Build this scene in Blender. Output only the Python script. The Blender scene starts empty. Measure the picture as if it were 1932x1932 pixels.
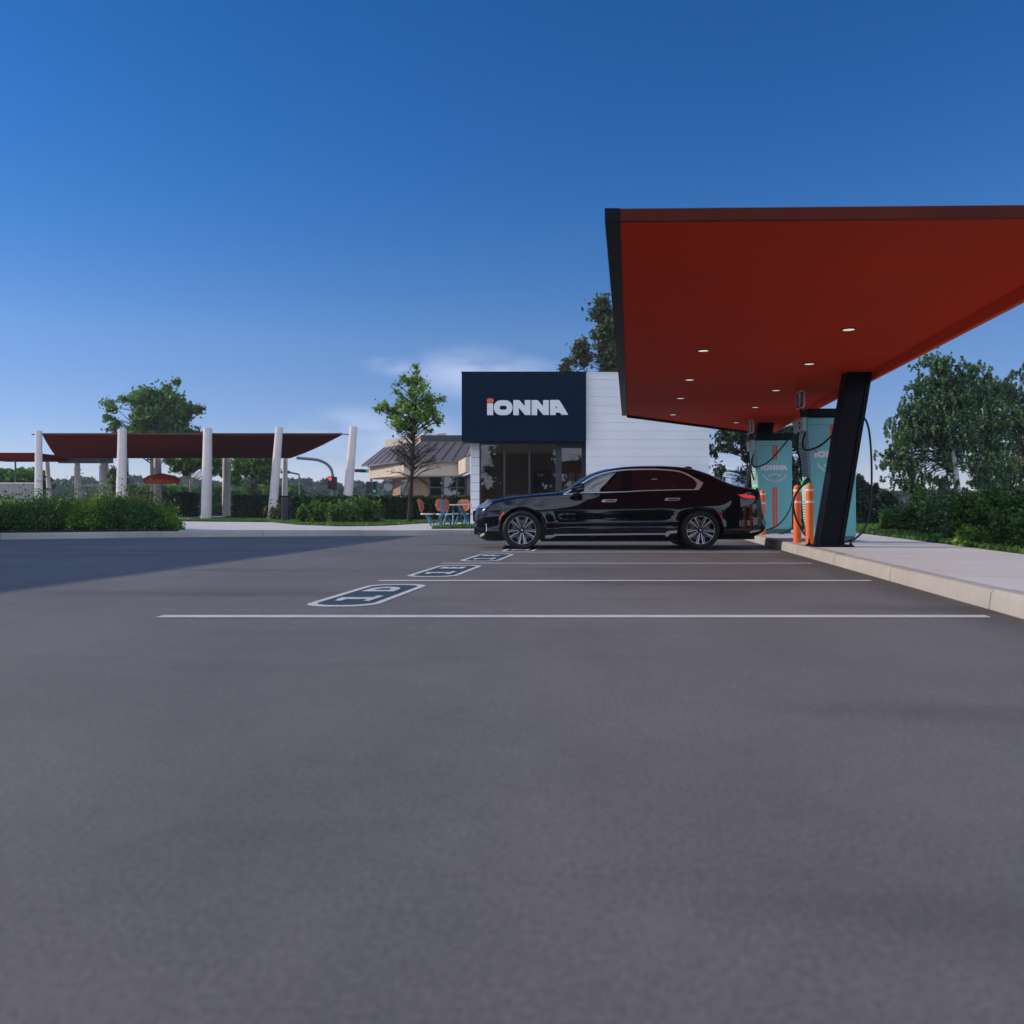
import bpy, bmesh, math, random
import numpy as np
from mathutils import Vector, Matrix
from mathutils.geometry import delaunay_2d_cdt

R = math.radians
sc = bpy.context.scene
COL = sc.collection
random.seed(7)

# ------------------------------------------------------------------ camera numbers (metres, X right, Y away, Z up)
F, H, CX, CY = 1640.0, 0.763, 966.0, 957.0
def P(x, y, Y):
    return Vector(((x - CX) / F * Y, Y, H - (y - CY) / F * Y))
GRID = 224.0 / 1640.0          # the lot's grid runs this much to the right per metre of depth
def kerbX(Y): return 3.49 + (Y - 5.93) * GRID

# ------------------------------------------------------------------ materials
MATS = {}
def new_mat(name):
    m = bpy.data.materials.new(name); m.use_nodes = True
    nt = m.node_tree; nt.nodes.clear()
    out = nt.nodes.new('ShaderNodeOutputMaterial')
    b = nt.nodes.new('ShaderNodeBsdfPrincipled')
    nt.links.new(b.outputs[0], out.inputs[0])
    return m, nt, b, out
def setc(sock, c): sock.default_value = (c[0], c[1], c[2], 1.0)
def N(nt, t, **kw):
    n = nt.nodes.new(t)
    for k, v in kw.items(): setattr(n, k, v)
    return n
def noise_fac(nt, scale, detail=4, coord='pos', rough=.6, stretch=None):
    if coord == 'pos':
        g = N(nt, 'ShaderNodeNewGeometry'); src = g.outputs['Position']
    else:
        g = N(nt, 'ShaderNodeTexCoord'); src = g.outputs['Object']
    if stretch:
        mp = N(nt, 'ShaderNodeMapping'); mp.inputs['Scale'].default_value = stretch
        nt.links.new(src, mp.inputs[0]); src = mp.outputs[0]
    n = N(nt, 'ShaderNodeTexNoise'); n.inputs['Scale'].default_value = scale
    n.inputs['Detail'].default_value = detail; n.inputs['Roughness'].default_value = rough
    nt.links.new(src, n.inputs['Vector'])
    return n.outputs['Fac']
def ramp(nt, fac, stops):
    r = N(nt, 'ShaderNodeValToRGB')
    e = r.color_ramp.elements
    e[0].position, e[0].color = stops[0][0], (*stops[0][1], 1)
    e[1].position, e[1].color = stops[-1][0], (*stops[-1][1], 1)
    for p, c in stops[1:-1]:
        k = e.new(p); k.color = (*c, 1)
    nt.links.new(fac, r.inputs[0]); return r.outputs[0]
def mixc(nt, a, b, fac, mode='MIX'):
    m = N(nt, 'ShaderNodeMix', data_type='RGBA', blend_type=mode)
    for s, v in ((m.inputs[6], a), (m.inputs[7], b), (m.inputs[0], fac)):
        if hasattr(v, 'is_linked') or hasattr(v, 'links'): nt.links.new(v, s)
        elif isinstance(v, (int, float)): s.default_value = v
        else: s.default_value = (*v, 1)
    return m.outputs[2]
def mat(name, col, rough=.5, metal=0., spec=.5, vary=.0, vscale=3., bump=0., bscale=40., coat=0., emit=None, estr=0., coord='obj'):
    if name in MATS: return MATS[name]
    m, nt, b, out = new_mat(name)
    setc(b.inputs['Base Color'], col)
    b.inputs['Roughness'].default_value = rough; b.inputs['Metallic'].default_value = metal
    b.inputs['Specular IOR Level'].default_value = spec
    b.inputs['Coat Weight'].default_value = coat; b.inputs['Coat Roughness'].default_value = .02
    if vary:
        f = noise_fac(nt, vscale, 5, coord)
        lo = tuple(c * (1 - vary) for c in col); hi = tuple(min(1, c * (1 + vary)) for c in col)
        nt.links.new(ramp(nt, f, [(.3, lo), (.7, hi)]), b.inputs['Base Color'])
        rr = N(nt, 'ShaderNodeMapRange'); rr.inputs[3].default_value = max(0, rough - .08); rr.inputs[4].default_value = min(1, rough + .1)
        nt.links.new(f, rr.inputs[0]); nt.links.new(rr.outputs[0], b.inputs['Roughness'])
    if bump:
        f = noise_fac(nt, bscale, 3, coord)
        bp = N(nt, 'ShaderNodeBump'); bp.inputs['Strength'].default_value = bump; bp.inputs['Distance'].default_value = .01
        nt.links.new(f, bp.inputs['Height']); nt.links.new(bp.outputs[0], b.inputs['Normal'])
    if emit:
        setc(b.inputs['Emission Color'], emit); b.inputs['Emission Strength'].default_value = estr
    MATS[name] = m; return m
def leaf_mat(name, dark, mid, light, trans=.42, rough=.5):
    if name in MATS: return MATS[name]
    m, nt, b, out = new_mat(name)
    a = N(nt, 'ShaderNodeAttribute', attribute_name='tint')
    c = ramp(nt, a.outputs['Fac'], [(0., dark), (.5, mid), (1., light)])
    nt.links.new(c, b.inputs['Base Color']); b.inputs['Roughness'].default_value = rough
    b.inputs['Specular IOR Level'].default_value = .3
    t = N(nt, 'ShaderNodeBsdfTranslucent'); nt.links.new(mixc(nt, c, (.9, 1., .3), 1., 'MULTIPLY'), t.inputs[0])
    mx = N(nt, 'ShaderNodeMixShader'); mx.inputs[0].default_value = trans
    nt.links.new(b.outputs[0], mx.inputs[1]); nt.links.new(t.outputs[0], mx.inputs[2]); nt.links.new(mx.outputs[0], out.inputs[0])
    MATS[name] = m; return m

# ------------------------------------------------------------------ mesh builder
class MB:
    def __init__(s): s.v = []; s.f = []; s.mi = []; s.cur = 0
    def add(s, vs, fs):
        o = len(s.v); s.v += [tuple(v) for v in vs]
        for f in fs: s.f.append([i + o for i in f]); s.mi.append(s.cur)
        return s
    def box(s, x0, x1, y0, y1, z0, z1):
        vs = [(x0,y0,z0),(x1,y0,z0),(x1,y1,z0),(x0,y1,z0),(x0,y0,z1),(x1,y0,z1),(x1,y1,z1),(x0,y1,z1)]
        return s.add(vs, [(0,3,2,1),(4,5,6,7),(0,1,5,4),(1,2,6,5),(2,3,7,6),(3,0,4,7)])
    def hexa(s, b, t):   # bottom quad and top quad, same winding (ccw from above)
        return s.add(list(b) + list(t), [(0,3,2,1),(4,5,6,7),(0,1,5,4),(1,2,6,5),(2,3,7,6),(3,0,4,7)])
    def prism(s, poly, a, b, axis='z'):  # poly 2D ccw; extruded from a to b along an axis
        n = len(poly)
        def mk(p, d):
            return (p[0], p[1], d) if axis == 'z' else ((p[0], d, p[1]) if axis == 'y' else (d, p[0], p[1]))
        vs = [mk(p, a) for p in poly] + [mk(p, b) for p in poly]
        fs = [list(range(n))[::-1], list(range(n, 2*n))] + [(i, (i+1) % n, n + (i+1) % n, n + i) for i in range(n)]
        return s.add(vs, fs)
    def lathe(s, prof, c=(0,0,0), n=24, axis='z', cap=True):  # prof [(r,h)]
        vs = []; fs = []
        for r, h in prof:
            for k in range(n):
                a = 2*math.pi*k/n; p = (r*math.cos(a), r*math.sin(a))
                q = {'z': (p[0], p[1], h), 'y': (p[0], h, p[1]), 'x': (h, p[0], p[1])}[axis]
                vs.append((q[0]+c[0], q[1]+c[1], q[2]+c[2]))
        for i in range(len(prof)-1):
            for k in range(n):
                fs.append((i*n+k, i*n+(k+1) % n, (i+1)*n+(k+1) % n, (i+1)*n+k))
        if cap:
            fs.append(list(range(n))[::-1]); fs.append([(len(prof)-1)*n+k for k in range(n)])
        return s.add(vs, fs)
    def tube(s, path, rad, n=8, cap=True):
        path = [Vector(p) for p in path]; m = len(path)
        rs = rad if hasattr(rad, '__len__') else [rad]*m
        vs = []; up = None
        for i, p in enumerate(path):
            t = (path[min(i+1, m-1)] - path[max(i-1, 0)])
            if t.length < 1e-9: t = Vector((0,0,1))
            t.normalize()
            if up is None:
                up = t.orthogonal().normalized()
            else:
                up = up - t * up.dot(t)
                up = up.normalized() if up.length > 1e-6 else t.orthogonal().normalized()
            w = t.cross(up)
            for k in range(n):
                a = 2*math.pi*k/n
                vs.append(p + (up*math.cos(a) + w*math.sin(a)) * rs[i])
        fs = [(i*n+k, i*n+(k+1) % n, (i+1)*n+(k+1) % n, (i+1)*n+k) for i in range(m-1) for k in range(n)]
        if cap: fs += [list(range(n))[::-1], [(m-1)*n+k for k in range(n)]]
        return s.add(vs, fs)
    def mesh_in(s, me, M):
        return s.add([M @ v.co for v in me.vertices], [list(p.vertices) for p in me.polygons])
    def build(s, name, mats, parent=None, smooth=None, bevel=0., kind=None, label=None, recalc=True):
        me = bpy.data.meshes.new(name)
        o = Vector((0,0,0))
        q = parent
        while q is not None: o = o + q.location; q = q.parent
        me.from_pydata([Vector(v) - o for v in s.v], [], s.f)
        if not isinstance(mats, (list, tuple)): mats = [mats]
        for m in mats: me.materials.append(m)
        if len(mats) > 1: me.polygons.foreach_set('material_index', s.mi)
        if recalc:
            bm = bmesh.new(); bm.from_mesh(me); bmesh.ops.recalc_face_normals(bm, faces=bm.faces); bm.to_mesh(me); bm.free()
        if smooth is not None:
            me.polygons.foreach_set('use_smooth', [True]*len(me.polygons)); me.set_sharp_from_angle(angle=R(smooth))
        me.update()
        ob = bpy.data.objects.new(name, me); COL.objects.link(ob)
        if parent is not None: ob.parent = parent
        if bevel:
            b = ob.modifiers.new('bevel', 'BEVEL'); b.width = bevel; b.segments = 2; b.limit_method = 'ANGLE'; b.angle_limit = R(40)
        if kind: ob['kind'] = kind
        if label: ob['label'] = label
        return ob
def thing(name, label, cat, loc, group=None):
    o = bpy.data.objects.new(name, None); COL.objects.link(o); o.location = loc; o.empty_display_size = .2
    o['label'] = label; o['category'] = cat
    if group: o['group'] = group
    return o
def tag(o, label, cat, group=None):
    o['label'] = label; o['category'] = cat
    if group: o['group'] = group
    return o
def copy_tree(o, parent=None):
    c = o.copy(); COL.objects.link(c)
    if parent is not None: c.parent = parent
    for ch in list(o.children): copy_tree(ch, c)
    return c
def smooth_path(pts, k=6):
    pts = [Vector(p) for p in pts]; out = []
    q = [pts[0]*2 - pts[1]] + pts + [pts[-1]*2 - pts[-2]]
    for i in range(1, len(q)-2):
        a, b, c, d = q[i-1], q[i], q[i+1], q[i+2]
        for j in range(k):
            t = j/k
            out.append(.5*((2*b) + (c-a)*t + (2*a-5*b+4*c-d)*t*t + (3*b-a-3*c+d)*t**3))
    out.append(pts[-1]); return out
def rrect(w, h, r, n=5, cx=0, cy=0):
    o = []
    for sx, sy, a0 in ((1,1,0), (-1,1,90), (-1,-1,180), (1,-1,270)):
        for k in range(n+1):
            a = R(a0 + 90*k/n); o.append((cx + sx*(w/2-r) + r*math.cos(a), cy + sy*(h/2-r) + r*math.sin(a)))
    return o
def text_mesh(s, size=1., offset=0., extrude=0., align='CENTER'):
    cu = bpy.data.curves.new('txt', 'FONT'); cu.body = s; cu.size = size; cu.offset = offset; cu.extrude = extrude
    cu.align_x = align; cu.align_y = 'CENTER'; cu.resolution_u = 4
    ob = bpy.data.objects.new('txt', cu); COL.objects.link(ob)
    dg = bpy.context.evaluated_depsgraph_get(); dg.update()
    me = bpy.data.meshes.new_from_object(ob.evaluated_get(dg))
    bpy.data.objects.remove(ob); bpy.data.curves.remove(cu); return me

# ------------------------------------------------------------------ foliage
def leaf_object(name, C, size, m, parent, seed=0, elong=1.8, up=.3, droop=0., tint=None, kind=None):
    rng = np.random.default_rng(seed)
    n = len(C)
    u = rng.normal(size=(n, 3)); u[:, 2] -= droop; u /= np.linalg.norm(u, axis=1)[:, None]
    nr = rng.normal(size=(n, 3)); nr[:, 2] += up*3; 
    v = np.cross(nr, u); v /= (np.linalg.norm(v, axis=1)[:, None] + 1e-9)
    s = size * rng.uniform(.6, 1.3, size=n)[:, None]
    L = u*s*.5*elong; W = v*s*.5
    nn = np.cross(u, v); fold = nn*s*.12
    q = np.stack([C - L, C + W*1.0 - L*.1 + fold, C + L, C - W*1.0 - L*.1 + fold], 1).reshape(-1, 3)
    o = np.zeros(3); p = parent
    while p is not None: o = o + np.array(p.location); p = p.parent
    q = (q - o).astype(np.float32)
    me = bpy.data.meshes.new(name)
    me.vertices.add(4*n); me.vertices.foreach_set('co', q.ravel())
    me.loops.add(4*n); me.loops.foreach_set('vertex_index', np.arange(4*n, dtype=np.int32))
    me.polygons.add(n); me.polygons.foreach_set('loop_start', np.arange(0, 4*n, 4, dtype=np.int32))
    me.polygons.foreach_set('loop_total', np.full(n, 4, dtype=np.int32))
    me.update(calc_edges=True); me.validate()
    at = me.attributes.new('tint', 'FLOAT', 'FACE')
    if tint is None: tint = rng.uniform(0, 1, n)
    at.data.foreach_set('value', np.clip(tint, 0, 1).astype(np.float32))
    me.materials.append(m)
    ob = bpy.data.objects.new(name, me); COL.objects.link(ob)
    if parent is not None: ob.parent = parent
    if kind: ob['kind'] = kind
    return ob
def in_env(env, n, rng, pw=.42):
    vol = np.array([e[3]*e[4]*e[5] for e in env]); vol = vol/vol.sum()
    k = rng.choice(len(env), size=n, p=vol)
    d = rng.normal(size=(n, 3)); d /= np.linalg.norm(d, axis=1)[:, None]
    r = rng.uniform(0, 1, n)**pw
    E = np.array(env)
    return E[k, :3] + d*r[:, None]*E[k, 3:6]
def tree(name, label, base, height, tr, env, nclump, clump_r, per, leaf, bark, lm, seed, first=.25, sag=.6, droop=0., lean=(0,0), group=None,
         bare=0, trunk_top=.93, wob=.03, cat='tree', elong=1.8, fork=None, bare_env=None, twigs=3, limb=None):
    rng = np.random.default_rng(seed); rd = random.Random(seed)
    base = Vector(base)
    root = thing(name, label, cat, base, group)
    B = np.array(base)
    env = [(e[0]+B[0], e[1]+B[1], e[2]+B[2], e[3], e[4], e[5]) for e in env]
    mb = MB()
    ns = 14; tp = []; trs = []
    w1, w2 = rd.uniform(0, 6), rd.uniform(0, 6)
    for i in range(ns):
        t = i/(ns-1)
        tp.append(base + Vector((lean[0]*t + wob*height*math.sin(w1+t*5)*t*(1.2-t), lean[1]*t + wob*height*math.sin(w2+t*4)*t*(1.2-t), height*trunk_top*t)))
        trs.append(max(.012, tr*((1-t)**.85*.93+.04) * (1 + .35*max(0, 1-t*12))))
    mb.tube(tp, trs, 9); tk = mb
    if limb: mb = lb2 = MB()
    def at(t):
        f = max(0, min(.999, t))*(ns-1); i = int(f); return tp[i].lerp(tp[i+1], f-i), trs[i]
    C = in_env(env, nclump, rng)
    leaves = []; tint = []
    tops = C.tolist()
    nb = len(tops)
    if bare_env:
        benv = [(e[0]+B[0], e[1]+B[1], e[2]+B[2], e[3], e[4], e[5]) for e in bare_env]
        tops += in_env(benv, bare, rng, .3).tolist()
    for ci, c in enumerate(tops):
        c = Vector(c)
        rel = (c.z - base.z)/height
        axis, _ = at(min(rel/trunk_top, .98))
        hd = math.hypot(c.x-axis.x, c.y-axis.y)
        t0 = max(first*rd.uniform(.85, 1.2), min(.96, (rel - sag*hd/height*rd.uniform(.7, 1.2))/trunk_top))
        p0, r0 = at(t0)
        d = c - p0
        mid = p0.lerp(c, .5) + Vector((rd.uniform(-.08,.08), rd.uniform(-.08,.08), .12 if not droop else .25))*d.length
        path = [p0*(1-t)**2 + mid*2*t*(1-t) + c*t*t for t in (0, .2, .4, .6, .8, 1)]
        for q in path[1:-1]: q += Vector((rd.uniform(-1,1), rd.uniform(-1,1), rd.uniform(-1,1)))*d.length*.03
        rb = min(r0*.6, (.012 + .014*d.length)*(.6 if droop else 1))
        mb.tube(path, [rb*(1-.8*k/5) for k in range(6)], 5, cap=False)
        cr = clump_r*rd.uniform(.65, 1.35)
        tw = []
        for k in range(twigs + (3 if ci >= nb else 0)):
            st = path[rd.choice([2, 3, 4, 5])]
            e = c + Vector((rd.gauss(0, .6), rd.gauss(0, .6), rd.gauss(.05, .5) - droop*.9))*cr
            m2 = st.lerp(e, .5) + Vector((0, 0, .08*cr))
            mb.tube([st, m2, e], [rb*.3+.004, rb*.2+.003, .003], 4, cap=False)
            tw.append((st, m2, e))
            if ci >= nb:
                for _ in range(3):
                    q = m2.lerp(e, rd.random()); mb.tube([q, q + Vector((rd.gauss(0,.3), rd.gauss(0,.3), rd.gauss(.2,.2)))*cr], [.006, .003], 3, cap=False)
        if ci >= nb: continue
        n = int(per*rd.uniform(.6, 1.3))
        bt = rd.gauss(.5, .2)
        d3 = rng.normal(size=(n, 3)); d3 /= np.linalg.norm(d3, axis=1)[:, None]
        r3 = np.abs(rng.normal(0, .62, n))
        pts = np.array(c) + d3*r3[:, None]*np.array([cr, cr, cr*.8])
        if droop:      # hanging strands
            ks = max(3, n//16); sid = rng.integers(0, ks, n); st = np.array(c) + rng.normal(0, .75, (ks, 3))*np.array([cr, cr, cr*.6])
            ln = rng.uniform(.25, 1.0, ks)*droop*2.2*cr/.3*.30; tt = rng.uniform(0, 1, n); sw = rng.normal(0, .12, (ks, 2))
            pts = st[sid] + rng.normal(0, .022, (n, 3)); pts[:, 2] -= tt*ln[sid]; pts[:, :2] += sw[sid]*(tt**2)[:, None]*ln[sid][:, None]
        leaves.append(pts); tint.append(np.clip(bt + rng.normal(0, .22, n), 0, 1))
    if limb: lb2.build('limbs', limb, root, smooth=60, recalc=False)
    tk.build('trunk', bark, root, smooth=60, recalc=False)
    leaf_object('crown', np.concatenate(leaves), leaf, lm, root, seed, elong=elong, droop=droop, tint=np.concatenate(tint))
    return root
def bush(name, label, base, env, n, leaf, lm, seed, cat='shrub', group=None, stem=None, elong=1.7, spiky=0, clump=.16, up=.3):
    rng = np.random.default_rng(seed); rd = random.Random(seed)
    base = Vector(base); root = thing(name, label, cat, base, group); B = np.array(base)
    env = [(e[0]+B[0], e[1]+B[1], e[2]+B[2], e[3], e[4], e[5]) for e in env]
    nc = max(14, n//90)
    C = in_env(env, nc, rng, .35); C[:, 2] = np.maximum(C[:, 2], B[2]+.04)
    per = n//nc; L = []; T = []
    mb = MB()
    for c in C:
        cr = clump*rd.uniform(.6, 1.5)
        d3 = rng.normal(size=(per, 3)); d3 /= np.linalg.norm(d3, axis=1)[:, None]
        p = c + d3*(rng.uniform(0, 1, per)**.5)[:, None]*cr
        if spiky:
            k = rng.uniform(0, 1, per) < .35
            p[k, 2] += rng.exponential(spiky, k.sum())
        p[:, 2] = np.maximum(p[:, 2], B[2]+.015)
        L.append(p); T.append(np.clip(rd.gauss(.45, .2) + rng.normal(0, .2, per), 0, 1))
        c = Vector(c); e = random.Random(seed).choice(env)
        s0 = Vector((B[0] + (c.x-B[0])*.55, B[1] + (c.y-B[1])*.55, B[2]))
        mb.tube([s0, s0.lerp(c, .5) + Vector((0, 0, .05)), c], [.012, .009, .004], 4, cap=False)
    mb.build('stems', stem or MATS['bark_dark'], root, recalc=False)
    leaf_object('foliage', np.concatenate(L), leaf, lm, root, seed, tint=np.concatenate(T), elong=elong, up=up)
    return root

# ------------------------------------------------------------------ world, sun, camera
SUN_EL, SUN_AZ = R(25.5), R(-84)      # azimuth measured from +Y (away from the camera) towards +X
W = bpy.data.worlds.new("World"); sc.world = W; W.use_nodes = True
nt = W.node_tree; nt.nodes.clear()
wo = N(nt, 'ShaderNodeOutputWorld'); bg = N(nt, 'ShaderNodeBackground'); nt.links.new(bg.outputs[0], wo.inputs[0])
sky = N(nt, 'ShaderNodeTexSky', sky_type='NISHITA'); sky.sun_disc = False
sky.sun_elevation = SUN_EL; sky.sun_rotation = SUN_AZ
sky.altitude = 2200; sky.air_density = 1.0; sky.dust_density = .1; sky.ozone_density = 3.0
hs = N(nt, 'ShaderNodeHueSaturation'); hs.inputs['Saturation'].default_value = 1.32; hs.inputs['Value'].default_value = 1.0
nt.links.new(sky.outputs[0], hs.inputs['Color'])
# thin fair-weather clouds low over the horizon: noise on the sky direction itself
tc = N(nt, 'ShaderNodeTexCoord')
sep = N(nt, 'ShaderNodeSeparateXYZ'); nt.links.new(tc.outputs['Generated'], sep.inputs[0])
mp = N(nt, 'ShaderNodeMapping'); mp.inputs['Scale'].default_value = (9.5, 9.5, 23.0); mp.inputs['Location'].default_value = (3.1, .7, .35)
nt.links.new(tc.outputs['Generated'], mp.inputs[0])
cn = N(nt, 'ShaderNodeTexNoise'); cn.inputs['Scale'].default_value = 1.0; cn.inputs['Detail'].default_value = 8; cn.inputs['Roughness'].default_value = .55
nt.links.new(mp.outputs[0], cn.inputs['Vector'])
def blob(cx, cz, rx, rz):       # soft window round one cloud, in sky direction (x/y, z/y)
    dx = N(nt, 'ShaderNodeMath', operation='DIVIDE'); nt.links.new(sep.outputs[0], dx.inputs[0]); nt.links.new(sep.outputs[1], dx.inputs[1])
    dz = N(nt, 'ShaderNodeMath', operation='DIVIDE'); nt.links.new(sep.outputs[2], dz.inputs[0]); nt.links.new(sep.outputs[1], dz.inputs[1])
    ax = N(nt, 'ShaderNodeMath', operation='MULTIPLY_ADD'); nt.links.new(dx.outputs[0], ax.inputs[0]); ax.inputs[1].default_value = 1/rx; ax.inputs[2].default_value = -cx/rx
    az = N(nt, 'ShaderNodeMath', operation='MULTIPLY_ADD'); nt.links.new(dz.outputs[0], az.inputs[0]); az.inputs[1].default_value = 1/rz; az.inputs[2].default_value = -cz/rz
    cb = N(nt, 'ShaderNodeCombineXYZ'); nt.links.new(ax.outputs[0], cb.inputs[0]); nt.links.new(az.outputs[0], cb.inputs[1])
    ln = N(nt, 'ShaderNodeVectorMath', operation='LENGTH'); nt.links.new(cb.outputs[0], ln.inputs[0])
    mr = N(nt, 'ShaderNodeMapRange', interpolation_type='SMOOTHSTEP'); mr.inputs[1].default_value = 0.; mr.inputs[2].default_value = 1.
    mr.inputs[3].default_value = 1.; mr.inputs[4].default_value = 0.; nt.links.new(ln.outputs[1], mr.inputs[0]); return mr.outputs[0]
def cpx(x, y, w, h): return ((x-CX)/F, (CY-y)/F, w/F, h/F)
acc = None
for bl in ((880, 706, 150, 66), (950, 712, 140, 52), (735, 690, 72, 26), (660, 818, 150, 62), (770, 850, 150, 90), (1395, 905, 110, 70), (1690, 905, 90, 50), (560, 900, 240, 50)):
    o = blob(*cpx(*bl))
    if acc is None: acc = o
    else:
        mx = N(nt, 'ShaderNodeMath', operation='MAXIMUM'); nt.links.new(acc, mx.inputs[0]); nt.links.new(o, mx.inputs[1]); acc = mx.outputs[0]
cr0 = N(nt, 'ShaderNodeMapRange', interpolation_type='SMOOTHSTEP'); cr0.inputs[1].default_value = .26; cr0.inputs[2].default_value = .62
nt.links.new(cn.outputs['Fac'], cr0.inputs[0])
pw = N(nt, 'ShaderNodeMath', operation='POWER'); pw.inputs[1].default_value = .75; nt.links.new(acc, pw.inputs[0])
cm = N(nt, 'ShaderNodeMath', operation='MULTIPLY'); nt.links.new(cr0.outputs[0], cm.inputs[0]); nt.links.new(pw.outputs[0], cm.inputs[1])
cr_ = N(nt, 'ShaderNodeMath', operation='MULTIPLY'); cr_.inputs[1].default_value = .50; nt.links.new(cm.outputs[0], cr_.inputs[0])
tinted = mixc(nt, hs.outputs[0], (1.12, .76, .80), 1., 'MULTIPLY')
hz_ = N(nt, 'ShaderNodeMapRange', interpolation_type='SMOOTHSTEP'); hz_.inputs[1].default_value = -.02; hz_.inputs[2].default_value = .42
nt.links.new(sep.outputs[2], hz_.inputs[0])
tinted = mixc(nt, tinted, ramp(nt, hz_.outputs[0], [(0., (.58, .71, .80)), (.45, (1.10, .96, .90)), (1., (.76, .92, 1.0))]), 1., 'MULTIPLY')
cl = mixc(nt, tinted, (4.6, 5.0, 6.4), cr_.outputs[0])
# unseen bright cloud bank added behind the viewpoint as fill for front-facing walls
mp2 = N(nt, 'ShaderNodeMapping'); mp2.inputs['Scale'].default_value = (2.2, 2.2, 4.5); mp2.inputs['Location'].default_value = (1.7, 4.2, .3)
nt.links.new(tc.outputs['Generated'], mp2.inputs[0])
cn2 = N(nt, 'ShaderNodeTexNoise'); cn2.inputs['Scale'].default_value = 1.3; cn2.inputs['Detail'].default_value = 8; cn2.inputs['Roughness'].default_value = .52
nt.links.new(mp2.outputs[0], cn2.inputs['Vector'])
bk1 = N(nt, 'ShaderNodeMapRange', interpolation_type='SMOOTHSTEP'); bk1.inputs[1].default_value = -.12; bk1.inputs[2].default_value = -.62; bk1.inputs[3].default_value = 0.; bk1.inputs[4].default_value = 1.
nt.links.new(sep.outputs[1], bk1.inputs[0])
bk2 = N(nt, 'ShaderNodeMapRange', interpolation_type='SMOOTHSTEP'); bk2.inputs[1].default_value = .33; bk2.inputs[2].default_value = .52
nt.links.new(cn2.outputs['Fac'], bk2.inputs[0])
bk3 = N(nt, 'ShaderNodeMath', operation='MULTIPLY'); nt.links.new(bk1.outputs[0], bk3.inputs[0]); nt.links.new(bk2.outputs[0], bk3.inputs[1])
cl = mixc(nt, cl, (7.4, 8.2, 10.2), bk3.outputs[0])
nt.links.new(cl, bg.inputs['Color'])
SKY_STR = .12
bg.inputs['Strength'].default_value = SKY_STR

sd = bpy.data.lights.new('sun', 'SUN'); so = bpy.data.objects.new('sun', sd); COL.objects.link(so)
sd.energy = 2.6; sd.angle = R(.55); sd.color = (1., .86, .72)
to_sun = Vector((math.sin(SUN_AZ)*math.cos(SUN_EL), math.cos(SUN_AZ)*math.cos(SUN_EL), math.sin(SUN_EL)))
so.rotation_euler = to_sun.to_track_quat('Z', 'Y').to_euler(); so.location = (-30, 5, 25)

cd = bpy.data.cameras.new('camera'); co = bpy.data.objects.new('camera', cd); COL.objects.link(co)
co.location = (0, 0, H); co.rotation_euler = (R(90), 0, 0)
cd.sensor_width = 36; cd.lens = F/1932*36; cd.shift_y = -9/1932; cd.clip_start = .05; cd.clip_end = 4000
cd.dof.use_dof = True; cd.dof.focus_distance = 15.8; cd.dof.aperture_fstop = 2.2
sc.camera = co
sc.view_settings.view_transform = 'Standard'; sc.view_settings.look = 'None'; sc.view_settings.gamma = 1; sc.view_settings.exposure = .5
sc.render.engine = 'CYCLES'
sc.cycles.use_denoising = True
sc.cycles.max_bounces = 8; sc.cycles.diffuse_bounces = 3; sc.cycles.glossy_bounces = 4; sc.cycles.transparent_max_bounces = 12; sc.cycles.transmission_bounces = 4
sc.cycles.caustics_reflective = False; sc.cycles.caustics_refractive = False

# ------------------------------------------------------------------ shared materials
black_metal = mat('black_metal', (.0018, .0030, .0065), .5, 0, .14, .25, 6, .04, 120)
navy = mat('navy_panel', (.0014, .0125, .029), .6, 0, .06, .12, 1.2)
white_board = mat('white_board', (.74, .745, .755), .6, 0, .4, .06, .7, .05, 30)
white_sign = mat('white_sign', (.74, .75, .77), .45)
orange_sign = mat('orange_sign', (.78, .12, .03), .45)
teal = mat('teal_paint', (.10, .30, .34), .42, 0, .5, .04, 2)
mint = mat('mint_panel', (.42, .66, .60), .45)
orange_red = mat('orange_red_paint', (.60, .040, .008), .7, 0, .06, .06, .8)
rubber = mat('black_rubber', (.012, .012, .014), .55, 0, .4, .2, 10)
bollard_orange = mat('bollard_orange', (.80, .16, .03), .5, 0, .4, .08, 8)
band_white = mat('band_white', (.78, .78, .76), .5)
chrome = mat('chrome', (.74, .76, .80), .30, .55, .8)
dark_frame = mat('dark_frame', (.022, .028, .034), .4, 0, .5, .1, 3)
mat('bark_dark', (.045, .032, .024), .9, 0, .2, .35, 9, .5, 60)
mat('bark_grey', (.16, .135, .12), .9, 0, .2, .35, 9, .5, 60)
concrete_post = mat('pale_concrete', (.62, .58, .56), .7, 0, .3, .08, 2.5, .08, 60)
wood = mat('slat_wood', (.42, .11, .05), .5, 0, .4, .25, 14)
blue_steel = mat('blue_steel', (.05, .23, .36), .4, 0, .5, .08, 5)
pale_top = mat('pale_composite', (.66, .63, .60), .5, 0, .4, .05, 5)
grey_steel = mat('grey_steel', (.13, .14, .16), .45, .2, .5, .1, 5)

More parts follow.
